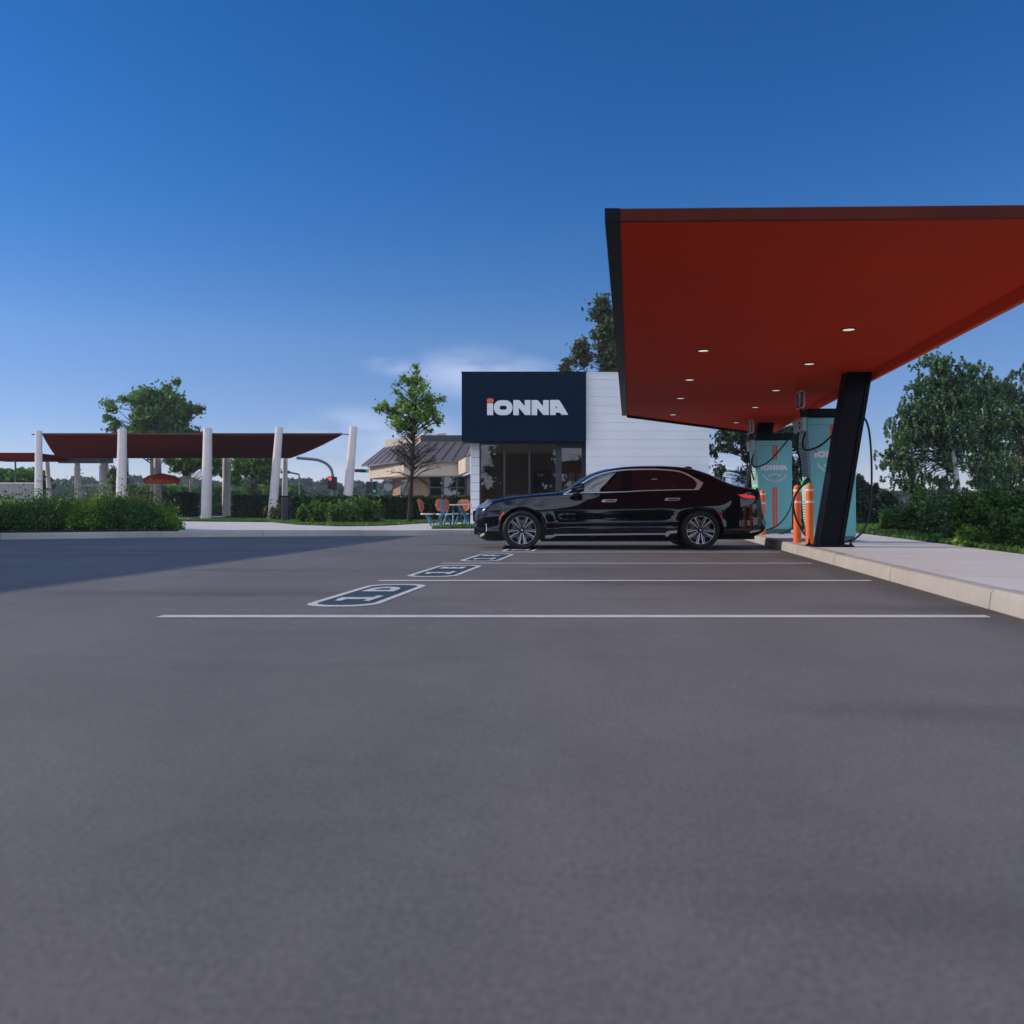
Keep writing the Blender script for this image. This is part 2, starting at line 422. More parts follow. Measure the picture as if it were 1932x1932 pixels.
# asphalt: aggregate, worn patches, damp-looking stains, all in world metres
def asphalt_mat():
    m, nt, b, out = new_mat('asphalt')
    big = noise_fac(nt, .22, 6, 'pos', .62); mid = noise_fac(nt, 1.6, 5, 'pos', .6, (1, .45, 1)); fine = noise_fac(nt, 95, 3, 'pos', .7); grit = noise_fac(nt, 260, 2, 'pos', .6)
    c = ramp(nt, big, [(.28, (.112, .106, .106)), (.5, (.149, .141, .140)), (.72, (.176, .166, .162))])
    c = mixc(nt, c, ramp(nt, mid, [(.3, (.86, .86, .87)), (.55, (1, 1, 1)), (.75, (1.07, 1.06, 1.05))]), .8, 'MULTIPLY')
    c = mixc(nt, c, ramp(nt, fine, [(.25, (.62, .62, .64)), (.5, (1, 1, 1)), (.78, (1.5, 1.48, 1.45))]), .55, 'MULTIPLY')
    c = mixc(nt, c, ramp(nt, grit, [(.3, (.7, .7, .7)), (.7, (1.3, 1.3, 1.3))]), .5, 'MULTIPLY')
    g1 = noise_fac(nt, 9, 4, 'pos', .65); g2 = noise_fac(nt, 58, 3, 'pos', .65)
    c = mixc(nt, c, ramp(nt, g1, [(.3, (.88, .88, .88)), (.7, (1.1, 1.1, 1.1))]), .5, 'MULTIPLY')
    c = mixc(nt, c, ramp(nt, g2, [(.3, (.64, .64, .64)), (.7, (1.36, 1.36, 1.36))]), .65, 'MULTIPLY')
    # long dark streaks where water drains towards the kerb
    st = noise_fac(nt, .55, 4, 'pos', .5, (.35, 1.6, 1))
    c = mixc(nt, c, ramp(nt, st, [(.56, (1, 1, 1)), (.72, (.66, .645, .63))]), .9, 'MULTIPLY')
    # silt washed into the gutter along the island kerb
    gp_ = N(nt, 'ShaderNodeNewGeometry'); sx = N(nt, 'ShaderNodeSeparateXYZ'); nt.links.new(gp_.outputs['Position'], sx.inputs[0])
    m1 = N(nt, 'ShaderNodeMath', operation='MULTIPLY_ADD'); m1.inputs[1].default_value = -GRID; nt.links.new(sx.outputs[1], m1.inputs[0]); nt.links.new(sx.outputs[0], m1.inputs[2])
    m2 = N(nt, 'ShaderNodeMath', operation='MULTIPLY_ADD'); m2.inputs[1].default_value = .7; m2.inputs[2].default_value = -.35; nt.links.new(mid, m2.inputs[0])
    m3 = N(nt, 'ShaderNodeMath', operation='ADD'); nt.links.new(m1.outputs[0], m3.inputs[0]); nt.links.new(m2.outputs[0], m3.inputs[1])
    m4 = N(nt, 'ShaderNodeMapRange', interpolation_type='SMOOTHSTEP'); m4.inputs[1].default_value = 2.0; m4.inputs[2].default_value = 2.72; nt.links.new(m3.outputs[0], m4.inputs[0])
    c = mixc(nt, c, mixc(nt, c, (.62, .59, .56), 1., 'MULTIPLY'), m4.outputs[0])
    nt.links.new(c, b.inputs['Base Color'])
    b.inputs['Roughness'].default_value = .72; b.inputs['Specular IOR Level'].default_value = .35
    bp = N(nt, 'ShaderNodeBump'); bp.inputs['Strength'].default_value = .5; bp.inputs['Distance'].default_value = .004
    nt.links.new(fine, bp.inputs['Height']); nt.links.new(bp.outputs[0], b.inputs['Normal'])
    return m
def concrete_mat(name, col, joint=None):
    m, nt, b, out = new_mat(name)
    big = noise_fac(nt, .5, 6, 'pos', .65); fine = noise_fac(nt, 60, 3, 'pos', .7); br = noise_fac(nt, 5, 4, 'pos', .6, (.15, 5, 1))
    dk = joint or .14; lo = tuple(k*(1-dk) for k in col); hi = tuple(k*1.06 for k in col)
    c = ramp(nt, big, [(.3, lo), (.7, hi)])
    c = mixc(nt, c, ramp(nt, fine, [(.25, (.8, .8, .8)), (.6, (1.05, 1.05, 1.05))]), .6, 'MULTIPLY')
    c = mixc(nt, c, ramp(nt, br, [(.3, (.93, .93, .94)), (.6, (1, 1, 1))]), .7, 'MULTIPLY')
    nt.links.new(c, b.inputs['Base Color']); b.inputs['Roughness'].default_value = .85; b.inputs['Specular IOR Level'].default_value = .3
    bp = N(nt, 'ShaderNodeBump'); bp.inputs['Strength'].default_value = .3; bp.inputs['Distance'].default_value = .004
    nt.links.new(fine, bp.inputs['Height']); nt.links.new(bp.outputs[0], b.inputs['Normal'])
    return m
asphalt = asphalt_mat()
pave_m = concrete_mat('concrete_pavement', (.60, .575, .57))
kerb_m = concrete_mat('concrete_kerb', (.43, .41, .38), .30)
def lawn_mat():
    m, nt, b, out = new_mat('lawn_soil')
    f = noise_fac(nt, 2.5, 6); g = noise_fac(nt, 40, 3)
    c = ramp(nt, f, [(.3, (.030, .055, .016)), (.7, (.060, .095, .026))])
    c = mixc(nt, c, ramp(nt, g, [(.3, (.6, .6, .6)), (.7, (1.2, 1.2, 1.1))]), .8, 'MULTIPLY')
    nt.links.new(c, b.inputs['Base Color']); b.inputs['Roughness'].default_value = .95; b.inputs['Specular IOR Level'].default_value = .1
    return m
lawn_m = lawn_mat()
def paint_mat(name, col):
    m, nt, b, out = new_mat(name)
    f = noise_fac(nt, 90, 3, 'pos', .7); w = noise_fac(nt, 3, 5, 'pos', .6)
    c = ramp(nt, f, [(.28, tuple(k*.55 for k in col)), (.5, col)])
    c = mixc(nt, c, ramp(nt, w, [(.3, (.82, .82, .82)), (.6, (1, 1, 1))]), .8, 'MULTIPLY')
    nt.links.new(c, b.inputs['Base Color']); b.inputs['Roughness'].default_value = .7
    bp = N(nt, 'ShaderNodeBump'); bp.inputs['Strength'].default_value = .3; bp.inputs['Distance'].default_value = .003
    nt.links.new(f, bp.inputs['Height']); nt.links.new(bp.outputs[0], b.inputs['Normal'])
    return m
line_m = paint_mat('worn_white_paint', (.64, .62, .62))
badge_m = paint_mat('worn_navy_paint', (.022, .055, .085))
text_m = paint_mat('worn_white_letter', (.60, .60, .60))

# ------------------------------------------------------------------ setting
MB().add([(-900,-300,-.02),(900,-300,-.02),(900,1500,-.02),(-900,1500,-.02)], [(0,1,2,3)]).build('ground', lawn_m, kind='structure')
MB().add([(-70,-40,0),(70,-40,0),(70,30,0),(-70,30,0)], [(0,1,2,3)]).build('parking_lot', asphalt, kind='structure')

# far kerb line (bottom front edge), left to right, then the far pavement behind it
fk = [(-40,10.5),(-26,14.8),(-12.07,20.5),(-8.89,21.95),(-4.04,23.2),(-1.09,23.6),(3.0,23.95),(5.75,24.1)]
def offs(line, d):
    out = []
    for i, p in enumerate(line):
        a = Vector(line[max(i-1,0)]); b = Vector(line[min(i+1, len(line)-1)]); t = (b-a).normalized(); n = Vector((-t.y, t.x))
        out.append((p[0]+n.x*d, p[1]+n.y*d))
    return out
KW, KH = .17, .15
def dense(line, step):
    o = []
    for a, b in zip(line, line[1:]):
        a, b = Vector(a), Vector(b); k = max(1, int((b-a).length/step))
        o += [tuple(a.lerp(b, i/k)) for i in range(k)]
    return o + [line[-1]]
def kerb(line, name, seg=3.0):
    # cast kerb lengths with open joints; the top edge is eased
    mb = MB(); rd = random.Random(3)
    pts = dense(line, seg)
    for a, b in zip(pts, pts[1:]):
        A, B = Vector(a), Vector(b); t = (B-A).normalized(); n = Vector((-t.y, t.x)); g = .006
        A2, B2 = A + t*g, B - t*g; j = rd.uniform(-.004, .004)
        prof = [(0, 0), (.012, KH*.75), (.022, KH-.016), (.04, KH+j), (KW, KH+j), (KW, 0)]
        vs = [(*(A2 + n*p), z) for p, z in prof] + [(*(B2 + n*p), z) for p, z in prof]; m = len(prof)
        mb.add(vs, [list(range(m))[::-1], list(range(m, 2*m))] + [(i, (i+1) % m, m+(i+1) % m, m+i) for i in range(m)])
    ob = mb.build(name, kerb_m, kind='structure', smooth=30); return ob
kerb(fk, 'kerb', 2.4)
back = offs(fk, KW)
pv = [(x, y) for x, y in back] + [(6.5, 60), (-60, 60), (-60, 12)]
MB().prism(pv, 0, KH-.004, 'z').build('pavement', pave_m, kind='structure')
# charger island on the right: kerb, slab, lawn beyond
ik = [(kerbX(y), y) for y in (23.9, 22.5, 19, 14, 9, 4, -2, -9)]
ik[0] = (kerbX(23.9)+.05, 23.9)
kerb(ik, 'kerb', 2.2)
def islR(Y): return 4.77 + .169*Y
ib = offs(ik, KW)
jm = MB()
ys = [23.9, 21.2, 18.5, 15.8, 13.1, 10.4, 7.7, 5.0, 2.3, -.4, -4, -9]
def kin(Y): return kerbX(Y) + KW*1.0
for a, b in zip(ys, ys[1:]):
    g = .011
    jm.prism([(kin(b+g), b+g), (islR(b+g), b+g), (islR(a-g), a-g), (kin(a-g), a-g)], 0, KH-.003, 'z')
jm.build('pavement', pave_m, kind='structure')
MB().prism([(islR(-9), -9), (70, -9), (70, 60), (islR(60), 60)], 0, KH+.004, 'z').build('lawn', lawn_m, kind='structure')
# lawn in front of the hedge and round the left beds
def gp(x, y): v = Vector(((x-CX)/F*((H-KH)*F/(y-CY)), (H-KH)*F/(y-CY))); return (v.x, v.y)
lw = [gp(500,984), gp(560,990), gp(640,993), gp(720,992), gp(800,987.5), gp(888,984.5), (-1.5, 38.5), (-16, 38.5), gp(425, 979), gp(470, 980)]
MB().prism(lw, KH-.1, KH+.012, 'z').build('lawn', lawn_m, kind='structure')
bedp = [(x, y) for x, y in offs(fk[1:4], KW+.02)] + [gp(338,1002), gp(310,985), (-15.5, 34), (-30, 34), (-30, 16)]
MB().prism(bedp, KH-.1, KH+.012, 'z').build('planting_bed', mat('bed_soil', (.035,.03,.022), .95, 0, .1, .3, 6), kind='structure')
table_grass = [gp(815,997.6), gp(930,997.2), gp(930,992.6), gp(835,993.2)]
MB().prism(table_grass, KH-.1, KH+.010, 'z').build('lawn', lawn_m, kind='structure')

# bay lines and badges
def bay_line(y0, xa, xb, w=.125):
    Y = H*F/(y0-CY)
    a, b = (xa-CX)/F*Y, (xb-CX)/F*Y
    mb = MB(); mb.add([(a,Y-w/2,.004),(b,Y-w/2,.004),(b+GRID*w,Y+w/2,.004),(a+GRID*w,Y+w/2,.004)], [(0,1,2,3)])
    mb.build('bay_line', line_m, kind='structure')
for y0, xa, xb in ((1163.5, 298, 1862), (1096, 714, 1642), (1063, 832, 1530), (1042, 905, 1472), (1030.2, 960, 1430), (1021, 985, 1415)):
    bay_line(y0, xa, xb)
bay_texts = ['1D', '1E', '1F', '1G']
def badge(Yc, Xc, txt, label):
    L, Wd, r = 1.95, .57, .26
    root = thing('bay_badge', label, 'pavement marking', (Xc, Yc, 0), 'painted badges in the charging bays')
    def sh(poly, z): return [(Xc + x + GRID*y, Yc + y, z) for x, y in poly]
    def ring(w, l, r): return rrect(w, l, r, 9)
    a, b = ring(Wd, L, .24), ring(Wd-.12, L-.2, .19); n = len(a)
    MB().add(sh(a, .004) + sh(b, .004), [(i, (i+1) % n, n+(i+1) % n, n+i) for i in range(n)]).build('border', line_m, root)
    MB().add(sh(b, .0045), [list(range(n))]).build('panel', badge_m, root)
    for ch, yo in zip(txt, (-.40, .40)):
        # slab letters: feet towards the kerb, reading away from the camera, drawn out along the bay
        if ch == '1':
            polys = [[(-.16,-.20),(.16,-.20),(.16,-.13),(-.16,-.13)], [(-.055,-.13),(.055,-.13),(.055,.20),(-.055,.20)], [(-.15,.10),(-.055,.10),(-.055,.20),(-.10,.17),(-.15,.17)]]
            vs, fs = [], []
            for p in polys: fs.append(list(range(len(vs), len(vs)+len(p)))); vs += p
        else:
            me = text_mesh(ch, .46, .030); vs = [(v.co.x, v.co.y) for v in me.vertices]; fs = [list(p.vertices) for p in me.polygons]
        mb = MB(); mb.add([(Xc - v*.78 + GRID*(u*1.3+yo), Yc + u*1.3 + yo, .0085) for u, v in vs], fs)
        mb.build('letter', text_m, root)
for (Yc, xc, yc), t, lb in zip(((7.62, 700, 1123), (10.45, 845, 1075.5), (13.2, 923, 1050), (15.9, 987, 1035)), bay_texts,
        ('navy bay badge with white border nearest the camera', 'navy bay badge between the second and third painted lines',
         'small navy bay badge just left of the car front', 'navy bay badge partly under the front wheel of the black car')):
    badge(Yc, (xc-CX)/F*(H*F/(yc-CY)), t, lb)

# ------------------------------------------------------------------ the car (local x from the nose back, y to the far side, z up)
CARX, CARY = -.72, 16.6
def kx(x): return x if x < 4.6 else 4.6 + (x-4.6)*.875
def stations(xs, ys): return pchip([kx(x)+.02*max(0, 1-x/.5) for x in xs], ys)
LEN = kx(5.5)
def pchip(xs, ys):
    xs = np.array(xs, float); ys = np.array(ys, float); h = np.diff(xs); d = np.diff(ys)/h; m = np.zeros(len(xs))
    m[0], m[-1] = d[0], d[-1]
    for i in range(1, len(xs)-1):
        if d[i-1]*d[i] > 0:
            w1, w2 = 2*h[i]+h[i-1], h[i]+2*h[i-1]; m[i] = (w1+w2)/(w1/d[i-1] + w2/d[i])
    def f(x):
        x = np.clip(x, xs[0], xs[-1]); i = np.clip(np.searchsorted(xs, x) - 1, 0, len(h)-1)
        t = (x-xs[i])/h[i]; t2, t3 = t*t, t*t*t
        return (2*t3-3*t2+1)*ys[i] + (t3-2*t2+t)*h[i]*m[i] + (-2*t3+3*t2)*ys[i+1] + (t3-t2)*h[i]*m[i+1]
    return f
f_top = stations([0,.05,.12,.2,.35,.56,.89,1.25,1.5,1.62,1.70,1.83,2.06,2.30,2.51,2.86,3.16,3.46,3.76,4.01,4.21,4.51,4.81,5.04,5.20,5.30,5.345,5.375,5.405,5.45,5.485,5.50],
              [.69,.775,.825,.865,.915,.958,1.002,1.035,1.057,1.074,1.10,1.173,1.318,1.428,1.487,1.532,1.545,1.546,1.533,1.500,1.443,1.328,1.212,1.160,1.136,1.118,1.085,.96,.86,.735,.64,.58])
f_bot = stations([0,.04,.10,.3,.5,1.3,2.5,3.7,4.6,5.0,5.2,5.35,5.46,5.50],[.50,.36,.22,.15,.15,.17,.17,.17,.19,.20,.235,.285,.36,.47])
f_w = stations([0,.05,.14,.3,.6,.9,1.3,2.2,3.4,4.1,4.5,4.8,5.05,5.25,5.38,5.46,5.50],[.50,.66,.77,.865,.935,.962,.958,.962,.966,.972,.965,.945,.91,.86,.80,.73,.64])
f_sh = stations([0,.1,.3,.6,.9,1.3,1.66,2.5,3.3,4.1,4.6,5.0,5.25,5.5],[.62,.70,.80,.885,.93,.965,.985,1.005,1.03,1.055,1.06,1.055,1.04,1.0])
f_th = pchip([0,.04,.10,.18,.24,.30,.345,.40,.46,.60,.655,.70,.80,.90,1.0], [-58,-48,-26,-9,2,11.5,12,4,1.8,1.8,3.5,12,16,20,26])
_t = np.linspace(0, 1, 801); _y = -np.concatenate([[0], np.cumsum(np.tan(np.radians(f_th((_t[1:]+_t[:-1])/2)))*.80/800)])/.965
_y = _y - _y.max() + 1.0
def f_low(t): return np.interp(t, _t, _y)
TOPW = float(_y[-1])
cab = pchip([0,.03,.12,.3,.5,.68,.8,.88,.94,.98,1.0],[1,.965,.935,.90,.855,.805,.76,.71,.62,.46,0])
hood = pchip([0,.2,.45,.65,.8,.9,.96,1.0],[1,.975,.92,.82,.66,.47,.28,0])
def sm(a, b, x): t = np.clip((x-a)/(b-a), 0, 1); return t*t*(3-2*t)
def ring(x, n1=50, n2=34):
    zt, zb, w = float(f_top(x)), float(f_bot(x)), float(f_w(x))
    zs = min(float(f_sh(x)), zt-.05 - .10*float(sm(.5,0,x)) - .06*float(sm(kx(5.2),LEN,x)))
    zs = max(zs, zb + .04)
    t = np.linspace(0, 1, n1); z1 = zb + (zs-zb)*t; y1 = w*f_low(t)
    for wx in (.90, 4.118):       # flared arches
        dd = np.sqrt((x-wx)**2 + (z1-.36)**2) - .41; y1 = y1 + .013*np.exp(-(np.maximum(0, dd)/.17)**2)*sm(1.0, .8, t)
    ug = float(sm(.10, .34, zt-zs))
    u = 1 - (1-np.linspace(0, 1, n2+1)[1:])**1.6
    y2 = w*TOPW*(cab(u)*ug + hood(u)*(1-ug)); z2 = zs + (zt-zs)*u
    return np.concatenate([y1, y2]), np.concatenate([z1, z2])
def side_y(x, z):
    y, zz = ring(x, 60, 120); return float(np.interp(z, zz, y))
def S(x, z, off=0., side=-1):      # point on the body side, pushed out along the normal
    e = .006
    y = side_y(x, z)
    dx = (side_y(x+e, z) - side_y(x-e, z))/(2*e); dz = (side_y(x, z+e) - side_y(x, z-e))/(2*e)
    dx = max(-6, min(6, dx)); dz = max(-6, min(6, dz))
    n = Vector((-dx, 1, -dz)).normalized()
    p = Vector((x, y, z)) + n*off
    return Vector((CARX + p.x, CARY + side*p.y, p.z))
def pix(x, y):                      # photo point -> (length, height) on the near side of the body
    Y = CARY-.95
    for _ in range(8):
        X = (x-CX)/F*Y - CARX; z = H - (y-CY)/F*Y
        X = min(LEN-.035, max(.05, X)); zz = min(float(f_top(X))-.004, max(float(f_bot(X)), z))
        Y = .5*Y + .5*(CARY - side_y(X, zz))
    return (X, zz)
def c1(x, y): return pix((1180 + x*.19669)/1.325, (1140 + y*.19669)/1.325)
def c2(x, y): return pix((1540 + x*.19669)/1.325, (1140 + y*.19669)/1.325)
def inpoly(p, poly):
    x, y = p; r = False; n = len(poly)
    for i in range(n):
        x1, y1 = poly[i]; x2, y2 = poly[(i+1) % n]
        if (y1 > y) != (y2 > y) and x < (x2-x1)*(y-y1)/(y2-y1) + x1: r = not r
    return r
def patch(name, poly, m, parent, off=.004, step=.05, side=-1, smooth=180, thick=.0, label=None):
    poly = [tuple(p) for p in poly]
    # refine the outline, fill with a grid, triangulate, lay on the body
    out = []
    for a, b in zip(poly, poly[1:] + poly[:1]):
        k = max(1, int(math.hypot(b[0]-a[0], b[1]-a[1])/step)); out += [(a[0]+(b[0]-a[0])*i/k, a[1]+(b[1]-a[1])*i/k) for i in range(k)]
    xs = [p[0] for p in out]; zs = [p[1] for p in out]
    pts = list(out); n = len(out)
    x = min(xs)+step
    while x < max(xs):
        z = min(zs)+step
        while z < max(zs):
            if inpoly((x, z), out) and min(math.hypot(x-q[0], z-q[1]) for q in out) > step*.35: pts.append((x, z))
            z += step
        x += step
    r = delaunay_2d_cdt([Vector(p) for p in pts], [(i, (i+1) % n) for i in range(n)], [], 0, 1e-6)
    V, Fc = r[0], r[2]
    Fc = [f for f in Fc if inpoly((sum(V[i].x for i in f)/3, sum(V[i].y for i in f)/3), out)]
    mb = MB()
    top = [S(v.x, v.y, off, side) for v in V]
    if thick:
        bot = [S(v.x, v.y, off-thick, side) for v in V]; k = len(V)
        ec = {}
        for f in Fc:
            for a, b in ((f[0], f[1]), (f[1], f[2]), (f[2], f[0])): ec[(a, b)] = 1
        rim = [(a, b) for (a, b) in ec if (b, a) not in ec]
        mb.add(top + bot, [tuple(f) for f in Fc] + [(b, a, a+k, b+k) for a, b in rim])
        return mb.build(name, m, parent, smooth=35, label=label)
    mb.add(top, [tuple(f) for f in Fc])
    return mb.build(name, m, parent, smooth=smooth, label=label)
def strip(pts, w0, w1=None):
    w1 = w0 if w1 is None else w1; n = len(pts); L = []; Rr = []
    for i, p in enumerate(pts):
        a, b = pts[max(0, i-1)], pts[min(n-1, i+1)]; tx, tz = b[0]-a[0], b[1]-a[1]; l = math.hypot(tx, tz) or 1
        w = (w0 + (w1-w0)*i/(n-1))/2; L.append((p[0]-tz/l*w, p[1]+tx/l*w)); Rr.append((p[0]+tz/l*w, p[1]-tx/l*w))
    return L + Rr[::-1]
def sp2(pts, k=5):
    return [(v.x, v.y) for v in smooth_path([Vector((p[0], p[1], 0)) for p in pts], k)]

paint = mat('black_car_paint', (.0012, .0016, .0030), .3, 0, .04, coat=1.)
glass_car = mat('tinted_car_glass', (.006, .006, .008), .02, 0, 1., coat=1.)
black_plastic = mat('black_plastic', (.008, .008, .009), .5)
black_gloss = mat('black_gloss_trim', (.004, .004, .005), .08)
tail_red = mat('tail_lamp_red', (.55, .004, .006), .12, 0, .5, emit=(1., .02, .02), estr=.35)
refl_red = mat('reflector_red', (.45, .006, .008), .2)
amber = mat('amber_marker', (.85, .13, .01), .2)
lamp_clear = mat('clear_lamp', (.30, .33, .40), .08, .6)
lamp_dark = mat('dark_lamp', (.02, .022, .028), .05)
tyre_m = mat('tyre_rubber', (.014, .014, .016), .65, 0, .35, .25, 20, .1, 80)
rim_dark = mat('wheel_dark', (.014, .016, .022), .25, .3)
rim_face = mat('wheel_polished', (.62, .63, .67), .28, .75)
disc_m = mat('brake_disc', (.16, .16, .17), .4, .6)

car = thing('parked_car', 'glossy black four-door saloon parked side-on under the edge of the red canopy', 'car', (CARX+2.7, CARY, 0))
xs = np.unique(np.concatenate([np.linspace(.02, .3, 24), np.linspace(.3, kx(5.2), 170), np.linspace(kx(5.2), LEN, 34)]))
def body_mesh():
    mb = MB(); rings = [ring(x) for x in xs]; m = len(rings[0][0])
    for x, (y, z) in zip(xs, rings):
        mb.v += [(CARX+x, CARY-a, b) for a, b in zip(y, z)] + [(CARX+x, CARY+a, b) for a, b in list(zip(y, z))[-2::-1]]
    k = 2*m-1
    for i in range(len(xs)-1):
        for j in range(k):
            mb.f.append([i*k+j, i*k+(j+1) % k, (i+1)*k+(j+1) % k, (i+1)*k+j]); mb.mi.append(0)
    mb.f.append(list(range(k))); mb.mi.append(0)
    mb.f.append([(len(xs)-1)*k+j for j in range(k)][::-1]); mb.mi.append(0)
    return mb
WHX, WHZ = (.90, 4.118), .352
b0 = body_mesh().build('body', paint)
cut = MB()
for wx in WHX:
    for sy in (-1, 1):
        cut.lathe([(.412, CARY+sy*.60), (.412, CARY+sy*1.2)], (CARX+wx, 0, WHZ+.01), 48, 'y')
c0 = cut.build('cutter', paint)
bo = b0.modifiers.new('b', 'BOOLEAN'); bo.operation = 'DIFFERENCE'; bo.object = c0; bo.solver = 'EXACT'
dg = bpy.context.evaluated_depsgraph_get(); dg.update()
bme = bpy.data.meshes.new_from_object(b0.evaluated_get(dg))
for o in (b0, c0): bpy.data.objects.remove(o)
off = Vector((-car.location.x, -car.location.y, 0))
bme.transform(Matrix.Translation(off)); bme.polygons.foreach_set('use_smooth', [True]*len(bme.polygons)); bme.set_sharp_from_angle(angle=R(38))
bme.materials.clear(); bme.materials.append(paint)
body = bpy.data.objects.new('body', bme); COL.objects.link(body); body.parent = car

def polar(cx, cz, r, a0, a1, n): return [(cx + r*math.cos(R(a0+(a1-a0)*i/n)), cz + r*math.sin(R(a0+(a1-a0)*i/n))) for i in range(n+1)]
# doors: shut lines from the photo; lower edge over the sill, upper edge at the belt trim
belt = sp2([c1(1160,492), c1(1415,474), c1(1932,458), c2(300,446), c2(700,434), c2(1045,430)], 4)
def belt_z(x): return float(np.interp(x, [p[0] for p in belt], [p[1] for p in belt]))
xF, xM, xRb = c1(1095,600)[0], c1(1900,600)[0], c2(950,440)[0]
zlo = .30
def top_edge(a, b, n=10): return [(a+(b-a)*i/n, belt_z(a+(b-a)*i/n)-.012) for i in range(n+1)][::-1]
fd = [(xF+.01, zlo), (xM-.006, zlo)] + top_edge(xF+.14, xM-.006) + [(xF+.03, .965), (xF, .90)]
arch = polar(WHX[1], WHZ+.01, .50, 186, 128, 8)
rd_ = [(xM+.006, zlo), (arch[0][0]-.03, zlo)] + [(p[0], p[1]) for p in arch] + [(c2(870,650)[0], c2(870,650)[1]), (c2(925,540)[0], c2(925,540)[1])] + top_edge(xM+.006, xRb)
upper = sp2([c1(1160,490), c1(1262,436), c1(1385,362), c1(1480,300), c1(1600,245), c1(1760,203), c1(1932,182), c2(200,176), c2(450,172), c2(660,182), c2(820,204), c2(950,262), c2(1040,312), c2(1100,348)], 4)
lower = [c2(1100,352), c2(1075,395), c2(1045,430)]
dlo = upper + lower[1:] + belt[::-1][1:-1]
cxm = sum(p[0] for p in dlo)/len(dlo)
def shrink(poly, d):
    n = len(poly); a = sum(poly[i][0]*poly[(i+1) % n][1]-poly[(i+1) % n][0]*poly[i][1] for i in range(n)); s = 1 if a > 0 else -1; o = []
    for i in range(n):
        p0, p1, p2 = Vector(poly[i-1]), Vector(poly[i]), Vector(poly[(i+1) % n])
        t1, t2 = (p1-p0), (p2-p1)
        if t1.length < 1e-6 or t2.length < 1e-6: continue
        t = (t1.normalized()+t2.normalized()); t = t.normalized() if t.length > 1e-4 else t1.normalized()
        o.append((p1.x - t.y*d*s, p1.y + t.x*d*s))
    return o
b1, b2x = c2(70,300)[0], c2(205,300)[0]
def clipx(poly, x0, x1):
    def cl(pl, x, keep):
        o = []
        for i in range(len(pl)):
            a, b = pl[i], pl[(i+1) % len(pl)]
            ia, ib = keep(a[0], x), keep(b[0], x)
            if ia: o.append(a)
            if ia != ib:
                t = (x-a[0])/(b[0]-a[0]); o.append((x, a[1]+t*(b[1]-a[1])))
        return o
    return cl(cl(poly, x0, lambda p, x: p >= x), x1, lambda p, x: p <= x)
gl = shrink(dlo, .014)
